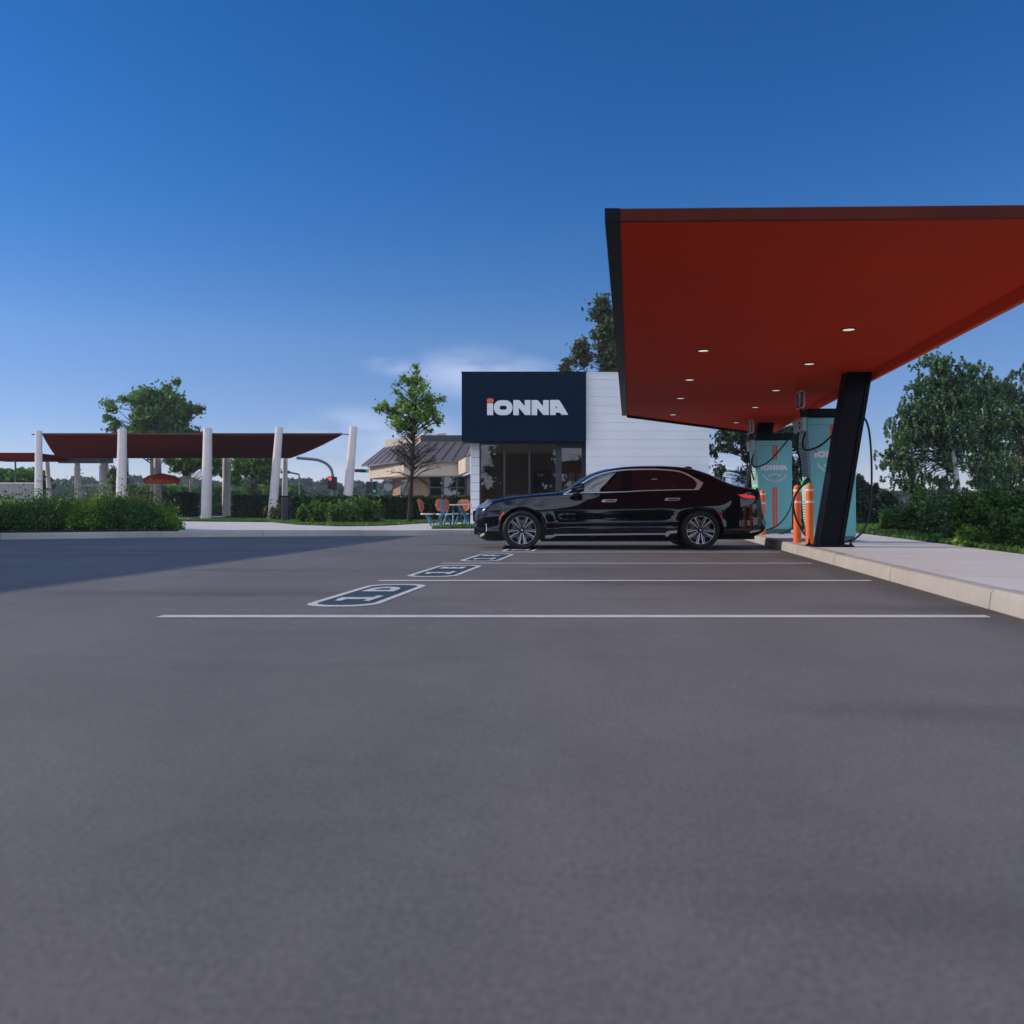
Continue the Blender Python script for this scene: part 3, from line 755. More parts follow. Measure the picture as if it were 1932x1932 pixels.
for side in (-1, 1):
    # front door, rear door: handle and window are pieces of the door
    for nm, pl, hx, wx in (('door', fd, (c1(1645,572), c1(1845,572)), (1.5, b1)), ('door', rd_, (c2(615,553), c2(820,553)), (b2x, 9))):
        dr = patch('door', pl, paint, car, .0035, .05, side, thick=.003)
        (hx0, hz), (hx1, _) = hx
        hl = [(hx0, hz-.008), (hx0+.02, hz-.024), (hx1-.035, hz-.022), (hx1, hz+.018), (hx1-.012, hz+.027), (hx0+.045, hz+.024), (hx0+.01, hz+.01)]
        patch('handle', hl, chrome, dr, .012, .03, side, thick=.009)
        patch('handle_recess', [(hx0+.06, hz-.012), (hx1-.045, hz-.011), (hx1-.025, hz+.014), (hx0+.08, hz+.013)], black_plastic, dr, .0135, .03, side, thick=.002)
        wp = clipx(gl, *wx)
        wn = patch('window', wp, glass_car, dr, .006, .05, side)
        if wx[1] == 9:
            xq = c2(725,300)[0]
            zq0 = belt_z(xq)+.01; patch('divider_bar', strip([(xq, zq0), (xq-.006, zq0+.30)], .022), black_gloss, wn, .009, .05, side)
    pil = clipx(gl, b1, b2x)
    patch('pillar_trim', pil, black_gloss, car, .008, .05, side)
    patch('window_trim', strip(upper, .019, .024), chrome, car, .010, .05, side, thick=.004)
    patch('window_trim', [c2(880,215), c2(960,258), c2(1050,308), c2(1108,345), c2(1080,395), c2(1048,434), c2(990,430), c2(1015,400), c2(1030,350), c2(990,300), c2(930,250)], chrome, car, .0125, .05, side, thick=.003)
    patch('window_trim', strip(belt, .015), chrome, car, .010, .05, side, thick=.004)
    # lamps and markers
    patch('headlight', [c1(48,690), c1(55,684), c1(190,688), c1(184,752), c1(90,756), c1(50,752)], lamp_dark, car, .010, .03, side, thick=.006)
    patch('daytime_lamp', [c1(72,646), c1(140,608), c1(262,592), c1(225,632), c1(180,662), c1(95,662)], lamp_clear, car, .010, .03, side, thick=.006)
    patch('side_marker', [c1(338,800), c1(392,720), c1(408,718), c1(408,728), c1(358,803), c1(344,806)], amber, car, .008, .02, side, thick=.005)
    patch('tail_light', [c2(1545,488), c2(1640,491), c2(1705,499), c2(1755,511), c2(1768,520), c2(1765,536), c2(1700,537), c2(1640,534), c2(1590,517)], tail_red, car, .010, .03, side, thick=.006)
    patch('side_reflector', [c2(1278,704), c2(1300,706), c2(1335,745), c2(1358,785), c2(1355,794), c2(1338,796), c2(1318,755)], refl_red, car, .008, .02, side, thick=.005)
    patch('bumper_reflector', strip([c2(1690,786), c2(1760,786), c2(1840,784)], .018), refl_red, car, .008, .03, side, thick=.005)
    patch('bumper_trim', [c1(100,1008), c1(130,982), c1(172,980), c1(150,1010), c1(115,1024)], chrome, car, .010, .03, side, thick=.006)
    patch('bumper_trim', strip([c1(168,866), c1(184,864), c1(188,952), c1(174,956)], .012), chrome, car, .010, .03, side, thick=.006)
    patch('bumper_trim', [c2(1690,972), c2(1720,950), c2(1790,938), c2(1835,934), c2(1825,950), c2(1760,966), c2(1715,978)], chrome, car, .010, .03, side, thick=.006)
    s0, s1 = c1(930,1020), c2(680,975)
    patch('sill_trim', strip([(c1(1040,1000)), c1(1400,997), c1(1932,993), c2(350,990), c2(625,988), c2(660,962)], .026), chrome, car, .010, .05, side, thick=.005)
    patch('sill_trim', [c1(928,1010), c1(960,1004), c1(1050,1002), c1(1062,1016), c1(1000,1044), c1(930,1046)], chrome, car, .009, .04, side, thick=.005)
    patch('sill_trim', [c2(664,952), c2(772,946), c2(772,975), c2(690,984), c2(660,1020), c2(640,1022), c2(620,1000)], chrome, car, .011, .04, side, thick=.005)
    patch('sill_panel', [c1(1062,1046), c1(1040,1018), c1(1400,1012), c1(1932,1008), c2(400,1006), c2(625,1006), c2(640,1040)], black_gloss, car, .006, .05, side)
    # mirror: arm, housing with chrome lower edge
    mp0 = S(c1(1270,470)[0], c1(1270,470)[1], 0, side)
    mx, mz = c1(1345,410); mc = Vector((CARX+mx-.02, CARY+side*(.955+.10), mz+.005))
    mb = MB(); prof = [(0,-.13), (.045,-.118), (.075,-.07), (.088,0), (.088,.07), (.08,.105), (0,.11)]
    mb.lathe(prof, (0,0,0), 18, 'x', cap=False)
    mb.v = [(mc.x + v[0], mc.y + v[1]*1.15, mc.z + v[2]*(.82 if v[2] > 0 else .95) + .12*v[0]) for v in mb.v]
    mi = mb.build('mirror', paint, car, smooth=50)
    a0 = S(c1(1290,478)[0], c1(1290,478)[1], -.02, side)
    MB().tube([a0, Vector((mc.x+.02, mc.y - side*.04, mc.z-.085)), Vector((mc.x+.02, mc.y, mc.z-.06))], [.03, .026, .03], 8).build('arm', black_plastic, mi, smooth=60)
    tb = MB(); tb.lathe([(.090,-.03), (.091,.09)], (0,0,0), 18, 'x', cap=False)
    tb.v = [(mc.x+v[0], mc.y+v[1]*1.16, mc.z-.030+v[2]*.12+.12*v[0]) for v in tb.v]; tb.build('trim', chrome, mi, smooth=60)
# roof fin, windscreen, rear screen (laid over the body, seen from the front and back)
fin = MB(); fx = 3.95; fz = float(f_top(fx))
fin.add([(CARX+fx-.02,CARY-.03,fz-.005),(CARX+fx+.20,CARY-.03,fz-.045),(CARX+fx+.20,CARY+.03,fz-.045),(CARX+fx-.02,CARY+.03,fz-.005),(CARX+fx+.12,CARY-.008,fz+.035),(CARX+fx+.20,CARY-.008,fz+.02),(CARX+fx+.20,CARY+.008,fz+.02),(CARX+fx+.12,CARY+.008,fz+.035)],
        [(0,3,2,1),(4,5,6,7),(0,1,5,4),(1,2,6,5),(2,3,7,6),(3,0,4,7)]); fin.build('roof_antenna', black_gloss, car)
def screen(name, xa, xb, yy):
    mb = MB(); n, m = 14, 16; vs = []
    for i in range(n+1):
        x = xa + (xb-xa)*i/n
        y, z = ring(x, 60, 200); zt = float(f_top(x))
        for j in range(m+1):
            q = -1 + 2*j/m; w = yy(i/n)
            zz = float(np.interp(abs(q*w), y[60:][::-1], z[60:][::-1]))
            vs.append((CARX+x, CARY+q*w, zz+.005))
    mb.add(vs, [(i*(m+1)+j, i*(m+1)+j+1, (i+1)*(m+1)+j+1, (i+1)*(m+1)+j) for i in range(n) for j in range(m)])
    return mb.build(name, glass_car, car, smooth=180)
screen('windscreen', 1.72, 2.50, lambda t: .70-.13*t); screen('rear_screen', 4.08, 4.78, lambda t: .54+.10*t)
# grille (front) and number plate recess
MB().box(CARX-.012, CARX+.03, CARY-.34, CARY+.34, .50, .70).build('grille', black_gloss, car, bevel=.02)
MB().box(CARX+.02, CARX+.10, CARY-.60, CARY+.60, .26, .40).build('air_intake', black_plastic, car, bevel=.01)
MB().box(CARX+1.25, CARX+3.75, CARY-.82, CARY+.82, .14, .26).build('underbody', black_plastic, car)
MB().box(CARX+.2, CARX+5.2, CARY-.55, CARY+.55, .17, .30).build('underbody', black_plastic, car)

def wheel(wx, side):
    c = Vector((CARX+wx, CARY+side*.84, WHZ))
    w = bpy.data.objects.new('wheel', None); COL.objects.link(w); w.parent = car; w.location = c - car.location; w.empty_display_size = .1
    s = side
    def yy(d): return s*d      # outward distance from the wheel centre plane
    mb = MB()
    mb.lathe([(.262, yy(.080)), (.268, yy(.098)), (.285, yy(.110)), (.318, yy(.112)), (.338, yy(.100)), (.349, yy(.082)), (.3525, yy(.05)), (.3525, yy(-.09)), (.345, yy(-.11)), (.31, yy(-.12)), (.26, yy(-.11)), (.262, yy(.080))], tuple(c), 64, 'y', cap=False)
    ty = mb.build('tyre', tyre_m, w, smooth=40)
    mb = MB(); mb.lathe([(.262, yy(.085)), (.258, yy(.098)), (.251, yy(.096)), (.248, yy(.06)), (.235, yy(-.02)), (.235, yy(-.1))], tuple(c), 64, 'y', cap=False)
    mb.lathe([(.250, yy(-.03)), (.01, yy(-.03))], tuple(c), 40, 'y', cap=False)
    rim = mb.build('rim', rim_dark, w, smooth=40)
    MB().lathe([(.255, yy(.1005)), (.249, yy(.100))], tuple(c), 64, 'y', cap=False).build('rim_edge', rim_face, w)
    MB().lathe([(.185, yy(-.012)), (.185, yy(.004)), (.07, yy(.004)), (.07, yy(-.012))], tuple(c), 40, 'y', cap=False).build('brake_disc', disc_m, w, smooth=30)
    pol, drk = MB(), MB()
    def bar(mb, a0, r0, a1, r1, w0, w1, d0, d1, t):
        p0 = Vector((r0*math.cos(R(a0)), r0*math.sin(R(a0)))); p1 = Vector((r1*math.cos(R(a1)), r1*math.sin(R(a1)))); tt = (p1-p0).normalized(); n = Vector((-tt.y, tt.x))
        q = [(p0-n*w0/2, d0), (p1-n*w1/2, d1), (p1+n*w1/2, d1), (p0+n*w0/2, d0)]
        mb.hexa([(c.x+p.x, c.y+yy(d-t), c.z+p.y) for p, d in q], [(c.x+p.x, c.y+yy(d), c.z+p.y) for p, d in q])
    for k in range(5):
        a = -90 + 72*k
        for sg in (-1, 1):
            bar(drk, a+sg*21, .045, a+sg*13.5, .252, .030, .045, .072, .096, .04)
            bar(pol, a+sg*17, .050, a+sg*10.8, .250, .013, .023, .078, .0985, .004)
            bar(pol, a+sg*27, .115, a+sg*18.3, .250, .003, .010, .083, .0985, .004)
    drk.lathe([(.058, yy(.074)), (.05, yy(.082)), (.034, yy(.084))], tuple(c), 24, 'y')
    drk.build('spokes', rim_dark, w); pol.build('polished_spokes', rim_face, w)
    # hub badge: a ring with blue and white quarters
    MB().lathe([(.034, yy(.082)), (.034, yy(.0865))], tuple(c), 24, 'y').build('hub_cap', black_gloss, w)
    mb = MB()
    for q in range(4):
        mb.cur = q % 2
        mb.add([(c.x, c.y+yy(.088), c.z)] + [(c.x+.022*math.cos(R(90*q+15*j)), c.y+yy(.088), c.z+.022*math.sin(R(90*q+15*j))) for j in range(7)], [(0, *range(1, 8))])
    mb.build('hub_badge', [mat('badge_blue', (.02, .16, .5), .2), white_sign], w)
for wx in WHX:
    for side in (-1, 1): wheel(wx, side)

# ------------------------------------------------------------------ lettering of the station's name
def glyphs():
    g = []
    g.append(('letter', 0, [[(485,762),(568,762),(568,600),(485,600)]]))
    g.append(('dot', 1, [[(527.5+x, 562.5+y) for x, y in rrect(95, 65, 31, 5)]]))
    o = [(706+x, 659.5+y) for x, y in rrect(258, 205, 98, 7)]; i = [(706+x, 660+y) for x, y in rrect(98, 56, 27, 7)]; n = len(o)
    g.append(('letter', 0, [[o[k], o[(k+1) % n], i[(k+1) % n], i[k]] for k in range(n)]))
    for d in (0, 253):
        g.append(('letter', 0, [[(845+d,555),(921+d,555),(845+d,640)], [(845+d,640),(921+d,555),(935+d,562),(922+d,660)], [(845+d,640),(922+d,660),(922+d,762),(845+d,762)],
                 [(935+d,562),(1003+d,640),(1005+d,758),(922+d,660)],
                 [(1003+d,640),(1003+d,555),(1082+d,555),(1082+d,760),(1022+d,760),(1005+d,758)]]))
    g.append(('letter', 0, [[(1352,553),(1430,553),(1430,760),(1352,760)], [(1430,553),(1465,553),(1482,561),(1492,574),(1453,668),(1430,630)], [(1492,574),(1602,757),(1508,757),(1490,727),(1453,668)], [(1430,668),(1453,668),(1490,727),(1430,727)]]))
    return g
def wordmark(parent, fx, fz, y0, y1, mats, single=False):
    allmb = MB()
    for nm, mi, polys in glyphs():
        mb = allmb if single and mi == 0 else MB()
        for p in polys: mb.prism([(fx(a), fz(b)) for a, b in p], y0, y1, 'y')
        if not (single and mi == 0): mb.build(nm if not single else 'lettering_dot', mats[mi], parent)
    if single: allmb.build('lettering', mats[0], parent)

def arch_glass(name, tint, refl=.0):
    m = bpy.data.materials.new(name); m.use_nodes = True; nt = m.node_tree; nt.nodes.clear()
    out = N(nt, 'ShaderNodeOutputMaterial'); tr = N(nt, 'ShaderNodeBsdfTransparent'); setc(tr.inputs[0], tint)
    gl_ = N(nt, 'ShaderNodeBsdfGlossy'); gl_.inputs['Roughness'].default_value = .005
    fr = N(nt, 'ShaderNodeFresnel'); fr.inputs[0].default_value = 1.52
    ma = N(nt, 'ShaderNodeMath', operation='MULTIPLY_ADD', use_clamp=True); ma.inputs[1].default_value = 1.1; ma.inputs[2].default_value = refl
    nt.links.new(fr.outputs[0], ma.inputs[0])
    mx = N(nt, 'ShaderNodeMixShader'); nt.links.new(ma.outputs[0], mx.inputs[0]); nt.links.new(tr.outputs[0], mx.inputs[1]); nt.links.new(gl_.outputs[0], mx.inputs[2]); nt.links.new(mx.outputs[0], out.inputs[0])
    return m
shop_glass = arch_glass('shop_glass', (.62, .64, .65), .015)
dark_glass = arch_glass('dark_glass', (.25, .28, .26), .08)

# ------------------------------------------------------------------ main building
mainb = thing('store_building', 'white boarded shop with navy sign box over a glazed front behind the car', 'building', (2.5, 30.2, 0))
fy = 29.7; fs = F/fy
FX0, FX1, FZ0, FZ1 = (871-CX)/fs, (1106-CX)/fs, H+(957-832.5)/fs, H+(957-703)/fs
sg = MB().box(FX0, FX1, fy, fy+.95, FZ0, FZ1).build('sign_box', navy, mainb, bevel=.012)
def lx(a): return ((1130+a*.18116)/1.325 - CX)/fs
def lz(b): return H - ((900+b*.18116)/1.325 - CY)/fs
wordmark(sg, lx, lz, fy-.05, fy-.004, (white_sign, orange_sign))
# the sign box's returns and coping
MB().box(FX0-.012, FX1+.012, fy-.012, fy+.96, FZ1, FZ1+.035).build('coping', black_metal, mainb)
# white boarded wall
wy = 30.0; ws = F/wy; WX1 = (1338-CX)/ws; WZ1 = H+(957-705)/ws
mb = MB(); bh = .295; z = KH
k = 0
while z < WZ1 - .01:
    zt = min(WZ1, z + bh); mb.box(FX1+.02, WX1, wy, wy+.10, z, zt-.004); z += bh; k += 1
wl = mb.build('wall_boards', white_board, mainb, bevel=.006)
MB().box(FX1+.02, WX1-.01, wy+.012, wy+.09, KH, WZ1-.02).build('wall_backing', mat('joint_grey', (.5,.5,.52), .8), mainb)
MB().box(FX1+.01, WX1+.02, wy-.015, wy+.3, WZ1, WZ1+.05).build('coping', white_board, mainb)
gy = 30.5; gs = F/gy
def gx(x): return (x-CX)/gs
def gz(y): return H-(y-CY)/gs
# body of the building behind (side walls, roof, back)
PX0 = gx(888); mb = MB()
mb.box(WX1-.14, WX1, wy+.17, 41.5, KH, WZ1-.05); mb.box(PX0, WX1, 41.5, 41.65, KH, WZ1-.05); mb.box(PX0, PX0+.14, 36.8, 41.5, KH, FZ1-.3); mb.box(PX0, PX0+.14, gy+.55, 36.8, FZ0, FZ1-.3)
mb.build('side_walls', white_board, mainb)
MB().box(PX0, WX1-.15, gy+.6, 41.5, 4.9, 5.0).build('roof', mat('roof_felt', (.12,.12,.125), .9), mainb)
# corner pier of board lengths
mb = MB(); z = KH
while z < FZ0-.01:
    mb.box(PX0, gx(904.6), gy-.1, gy+.5, z, min(FZ0-.004, z+bh)-.010); z += bh
mb.build('pier', white_board, mainb, bevel=.006)
# storefront
fr = MB()
zt_, zb_ = FZ0-.003, KH
fr.box(gx(904.8), gx(1109), gy, gy+.12, gz(837.5), zt_)          # head
fr.box(gx(904.8), gx(907.5), gy, gy+.12, zb_, gz(837.5))
for a, b in ((949.5, 953.6), (996.8, 1000.6)): fr.box(gx(a), gx(b), gy, gy+.12, zb_, gz(837.5))
fr.box(gx(1048), gx(1057.5), gy-.01, gy+.13, zb_, gz(837.5)); fr.box(gx(1100), gx(1109.5), gy-.01, gy+.13, zb_, gz(837.5))
fr.box(gx(907.5), gx(1048), gy, gy+.12, zb_, zb_+.12)
fr.build('window_frame', dark_frame, mainb, bevel=.006)
for a, b in ((907.5, 949.5), (953.6, 996.8), (1000.6, 1048)):
    MB().box(gx(a), gx(b), gy+.05, gy+.062, zb_+.12, gz(837.5)).build('window_pane', shop_glass, mainb)
dr = MB(); dr.box(gx(1057.5), gx(1100), gy+.01, gy+.10, gz(845.4), gz(837.5)); dr.box(gx(1057.5), gx(1060), gy+.01, gy+.10, zb_, gz(845.4)); dr.box(gx(1097.5), gx(1100), gy+.01, gy+.10, zb_, gz(845.4)); dr.box(gx(1060), gx(1097.5), gy+.01, gy+.10, zb_, zb_+.18)
dr = dr.build('door', dark_frame, mainb, bevel=.005)
MB().box(gx(1060), gx(1097.5), gy+.05, gy+.062, zb_+.18, gz(845.4)).build('door_glass', shop_glass, dr)
MB().tube([(gx(1094), gy-.05, 1.0), (gx(1094), gy-.05, 1.7)], .014, 8).build('handle', chrome, dr)
sf = MB()
for k in range(6): sf.box(PX0+.02, PX0+.12, gy+.55+k*1.24, gy+.62+k*1.24, KH, FZ0-.01)
sf.build('side_frame', dark_frame, mainb)
MB().box(PX0+.06, PX0+.072, gy+.63, 36.7, KH+.1, FZ0-.05).build('side_pane', arch_glass('side_glass', (.8,.8,.8), .0), mainb)
# interior seen through the glass
IX0, IX1 = PX0+.16, FX1+.9
MB().box(IX0, IX1, gy+.63, 36.8, KH, KH+.02).build('interior_floor', mat('shop_floor', (.45,.40,.36), .4), mainb)
MB().box(IX0, IX1, gy+.63, 37, 3.05, 3.12).build('interior_ceiling', mat('shop_ceiling', (.75,.66,.60), .8), mainb)
MB().box(IX0, IX1, 37, 37.1, KH, 3.05).build('interior_wall', mat('shop_wall', (.36,.27,.22), .7), mainb)
MB().box(IX1, IX1+.1, gy+.63, 37, KH, 3.05).build('interior_wall', mat('shop_wall2', (.6,.57,.56), .7), mainb)
mb = MB()
for k in range(9):
    yk = gy+.9+k*.42; mb.box(IX0+.15, IX0+.20, yk, yk+.10, KH+.5 if k % 2 else KH+.02, 2.9)
mb.build('slat_screen', mat('slat_oak', (.55,.36,.22), .5), mainb)
for a, b, yd in ((955, 990, 33.2), (1001, 1046, 33.2), (1062, 1080, 33.0)):
    MB().box((a-CX)/F*yd, (b-CX)/F*yd, yd, yd+.6, KH+.02, 1.25).build('counter', mat('counter_grey', (.62,.58,.55), .5), mainb, bevel=.01)
MB().box((1005-CX)/F*35.5, (1040-CX)/F*35.5, 35.5, 35.9, KH+.02, 2.3).build('cabinet', mat('cabinet_dark', (.05,.035,.03), .5), mainb)
for xx in (1075, 1088): MB().box((xx-CX)/F*34, (xx+9-CX)/F*34, 34, 34.5, KH+.02, 2.1).build('cabinet', mat('cabinet_pale', (.62,.62,.66), .5), mainb)

# ------------------------------------------------------------------ restaurant with the brown metal roof
rest = thing('restaurant_building', 'low cream building with brown seamed metal roof and brick base behind the hedge', 'building', (-6.5, 57, 0))
RY = 55.0
def q(cx, cy): return (679.2+cx*.1172, 792.5+cy*.1172)
def rp(cx, cy, Y): return P(*q(cx, cy), Y)
roof_m = mat('brown_metal_roof', (.17, .145, .135), .42, .25, .5, .06, .8)
cream = mat('cream_render', (.56, .47, .38), .85, 0, .2, .08, .6, .1, 20)
def brick_mat():
    m, nt, b, out = new_mat('tan_brick')
    g = N(nt, 'ShaderNodeNewGeometry'); mp = N(nt, 'ShaderNodeMapping'); mp.inputs['Rotation'].default_value = (R(90), 0, 0)
    nt.links.new(g.outputs['Position'], mp.inputs[0])
    br = N(nt, 'ShaderNodeTexBrick'); br.inputs['Scale'].default_value = 1.; br.inputs['Brick Width'].default_value = .42; br.inputs['Row Height'].default_value = .14; br.inputs['Mortar Size'].default_value = .012
    setc(br.inputs['Color1'], (.31, .19, .12)); setc(br.inputs['Color2'], (.27, .16, .10)); setc(br.inputs['Mortar'], (.36, .27, .2))
    nt.links.new(mp.outputs[0], br.inputs[0]); nt.links.new(br.outputs[0], b.inputs['Base Color']); b.inputs['Roughness'].default_value = .9
    return m
brick = brick_mat()
LYb = RY*215/240*1.24     # the left wing runs back to the left
A = rp(705, 672, RY); zE, zS = A.z, rp(705, 890, RY).z       # eave and soffit heights
xl, xr = A.x, rp(1640, 640, RY).x
L_end = Vector((rp(140, 700, LYb).x, LYb))
# fascia walls: left wing, front wing, right return
def wall(name, a, b, z0, z1, m, th=.25, parent=rest):
    a, b = Vector(a[:2]), Vector(b[:2]); t = (b-a).normalized(); n = Vector((-t.y, t.x))*th
    return MB().hexa([(a.x,a.y,z0),(b.x,b.y,z0),(b.x+n.x,b.y+n.y,z0),(a.x+n.x,a.y+n.y,z0)], [(a.x,a.y,z1),(b.x,b.y,z1),(b.x+n.x,b.y+n.y,z1),(a.x+n.x,a.y+n.y,z1)]).build(name, m, parent)
fl, fr_, rt0, rt1 = L_end, Vector((xl, RY)), Vector((xr, RY)), Vector(((886.5-CX)/F*(RY-5), RY-5))
wall('fascia', fl, fr_, zS, zE, cream); wall('fascia', fr_+Vector((.004, 0)), rt0, zS, zE, cream); wall('fascia', rt0+Vector((.002, -.002)), rt1, zS, zE, cream, -.25); wall('fascia', rt1+Vector((.26, 0)), rt1+Vector((5, 0)), zS, zE, cream); 
wall('fascia', fl+Vector((.25,.4)), fl+Vector((6, 6)), zS, zE, cream)
wall('window_wall', rt1+Vector((.45, .5)), rt1+Vector((5, .5)), 0, zS, mat('window_wall_grey', (.06,.065,.07), .3), .2); wall('window_wall', rt0+Vector((.3, .88)), rt1+Vector((.44, .5)), 0, zS, mat('window_wall_grey', (.06,.065,.07), .3), -.2)
# brick base set back under the fascia
wall('brick_wall', fl+Vector((1.7,-.2)), fr_+Vector((.3, .9)), .0, zS, brick)
wall('brick_wall', fr_+Vector((.35, .9)), rt0+Vector((0, .9)), .0, zS, brick)
MB().hexa([(fl.x+.2, fl.y+.2, zS-.06), (xl, RY+.05, zS-.06), (xr+.4, RY+.05, zS-.06), (xr+.4, RY+8, zS-.06)], [(fl.x+.2, fl.y+.2, zS-.01), (xl, RY+.05, zS-.01), (xr+.4, RY+.05, zS-.01), (xr+.4, RY+8, zS-.01)]).build('soffit', cream, rest)
# roofs: sloping seamed planes with raised ribs
def slope(name, e0, e1, t0, t1, ribs, th=.08, lip=.10):
    e0, e1, t0, t1 = map(Vector, (e0, e1, t0, t1)); dn = Vector((0, 0, -th))
    r = MB().hexa([e0+dn, e1+dn, t1+dn, t0+dn], [e0, e1, t1, t0]).build(name, roof_m, rest)
    mb = MB(); nrm = (e1-e0).cross(t0-e0).normalized()
    if nrm.z < 0: nrm = -nrm
    for k in range(ribs+1):
        a = e0.lerp(e1, k/ribs); b = t0.lerp(t1, k/ribs); d = (e1-e0).normalized()*.022
        mb.hexa([a-d+nrm*.003, a+d+nrm*.003, b+d+nrm*.003, b-d+nrm*.003], [a-d+nrm*.04, a+d+nrm*.04, b+d+nrm*.04, b-d+nrm*.04])
    mb.build('seam', mat('roof_seam', (.10,.08,.075), .5, .2), r); return r
ze2 = zE + .03
Lt = rp(400, 440, LYb+1.0); Mt = rp(1000, 330, RY+3.2)
slope('roof', (fl.x-.45, fl.y-.25, ze2), (xl-.1, RY-.3, ze2), (Lt.x, Lt.y, Lt.z), (rp(885, 425, RY+3.6).x, RY+3.6, Lt.z+.1), 6)
slope('roof', (xl-.45, RY-.35, ze2+.02), (xr+.1, RY-.35, ze2+.02), (rp(1000,335,RY+2.6).x, RY+2.6, rp(1000,345,RY+2.6).z), (xr+.55, RY+2.6, rp(1000,345,RY+2.6).z), 6)
slope('roof', (rt1.x-.12, RY-5, ze2+.01), (xr+.12, RY-.4, ze2+.01), (rt1.x+2.2, RY-5, ze2+1.7), (xr+.75, RY+2.4, ze2+1.7), 6)
# parapets over the slopes
pz = rp(1000, 345, RY+2.6).z
MB().box(rp(1000,335,RY+2.6).x-.1, xr+4, RY+2.62, RY+3.0, pz-.05, pz+.42).build('parapet', dark_frame, rest)
MB().hexa([(Lt.x, Lt.y+.02, Lt.z-.05), (xl+2.4, RY+3.7, Lt.z-.05), (xl+2.4, RY+4, Lt.z-.05), (Lt.x, Lt.y+.4, Lt.z-.05)], [(Lt.x, Lt.y+.02, Lt.z+.55), (xl+2.4, RY+3.7, Lt.z+.75), (xl+2.4, RY+4, Lt.z+.75), (Lt.x, Lt.y+.4, Lt.z+.55)]).build('parapet', cream, rest)
for dx in (.2, .75):
    MB().lathe([(.14,0),(.14,.35),(.24,.37),(.24,.52),(.05,.60)], (rp(1010,300,RY+4).x+dx*.6, RY+4, pz+.30+dx*.3), 14).build('roof_vent', mat('galvanised', (.62,.63,.65), .4, .5), rest, smooth=40)
# windows in dark frames set into the brick plane
def win(x0, x1, y0, y1, Y, panes):
    a, b = P(x0, y0, Y), P(x1, y1, Y); w = b.x-a.x
    fm = MB(); fm.box(a.x, b.x, Y-.06, Y+.06, a.z-.10, a.z); 
    for k in range(panes+1):
        xx = a.x + w*k/panes; fm.box(xx-.05, xx+.05, Y-.05, Y+.05, b.z, a.z-.10)
    fm.box(a.x+.05, b.x-.05, Y-.045, Y+.045, b.z+(a.z-b.z)*.55, b.z+(a.z-b.z)*.55+.07)
    f = fm.build('window', mat('window_frame_grey', (.07,.08,.11), .4), rest)
    MB().box(a.x+.05, b.x-.05, Y-.01, Y+.01, b.z, a.z-.1).build('pane', dark_glass, f)
win(*[q(1120,905)[0], q(1785,905)[0], q(0,893)[1], q(0,1340)[1]], RY+.84, 3)
a = Vector((fl.x+1.7, fl.y-.2)); b = fr_+Vector((.3,.9))
def alongL(t): return a.lerp(b, t)
for t0, t1 in ((.50, .93),):
    p0, p1 = alongL(t0), alongL(t1); nn = Vector((b.y-a.y, -(b.x-a.x))).normalized()*.05
    wf = MB().hexa([(p0.x+nn.x,p0.y+nn.y,.9),(p1.x+nn.x,p1.y+nn.y,.9),(p1.x,p1.y,.9),(p0.x,p0.y,.9)], [(p0.x+nn.x,p0.y+nn.y,zS-.1),(p1.x+nn.x,p1.y+nn.y,zS-.1),(p1.x,p1.y,zS-.1),(p0.x,p0.y,zS-.1)]).build('window', mat('window_frame_grey', (.07,.08,.11), .4), rest)
    i0, i1 = p0.lerp(p1, .1), p0.lerp(p1, .9); n2 = nn*1.3
    MB().add([(i0.x+n2.x,i0.y+n2.y,1.),(i1.x+n2.x,i1.y+n2.y,1.),(i1.x+n2.x,i1.y+n2.y,zS-.2),(i0.x+n2.x,i0.y+n2.y,zS-.2)], [(0,1,2,3)]).build('pane', mat('pane_reflect', (.10,.12,.14), .05, 0, .9), wf)
c = Vector((fl.x+1.45, fl.y-.1, rp(360, 1075, LYb).z))
MB().lathe([(.30,-.25),(.34,-.1),(.34,.2),(.12,.32)], tuple(c), 16, 'y').build('wall_vent', mat('vent_steel', (.42,.42,.44), .35, .7), rest, smooth=40)
# dark interior volume so panes show depth
MB().box(xl+.4, xr, RY+2.4, RY+2.5, 0, zS).build('interior_wall', mat('rest_interior', (.035,.035,.03), .8), rest)

# ------------------------------------------------------------------ charging canopy
can = thing('charging_canopy', 'large canopy with red-orange underside on slanting black columns over the chargers', 'canopy', (5.0, 13.6, 0))
CZ = H + 2.10
def cl(Y): return -.08 + GRID*Y
def crr(Y): return 3.72 + GRID*Y
Yf, YbL, YbR = 6.38, 19.8, 24.6
soff = [(cl(Yf), Yf), (crr(Yf), Yf-.10), (crr(YbR), YbR), (cl(YbL), YbL)]
MB().prism(soff, CZ, CZ+.05, 'z').build('soffit', orange_red, can)
MB().prism([(soff[0][0], Yf-.002), (soff[1][0], Yf-.102), (soff[1][0], Yf-.14), (soff[0][0], Yf-.04)], CZ-.012, CZ+.078, 'z').build('front_fascia', mat('bronze_fascia', (.10, .015, .006), .6, 0, .12, .2, 1.5), can)
MB().prism([(cl(Yf)-.115, Yf-.04), (cl(Yf)-.002, Yf-.04), (cl(YbL)-.002, YbL+.05), (cl(YbL)-.115, YbL+.05)], CZ-.012, CZ+.082, 'z').build('side_fascia', black_metal, can)
MB().prism([(cl(YbL), YbL+.002), (crr(YbR), YbR+.002), (crr(YbR), YbR+.10), (cl(YbL), YbL+.10)], CZ-.05, CZ+.082, 'z').build('back_fascia', black_metal, can)
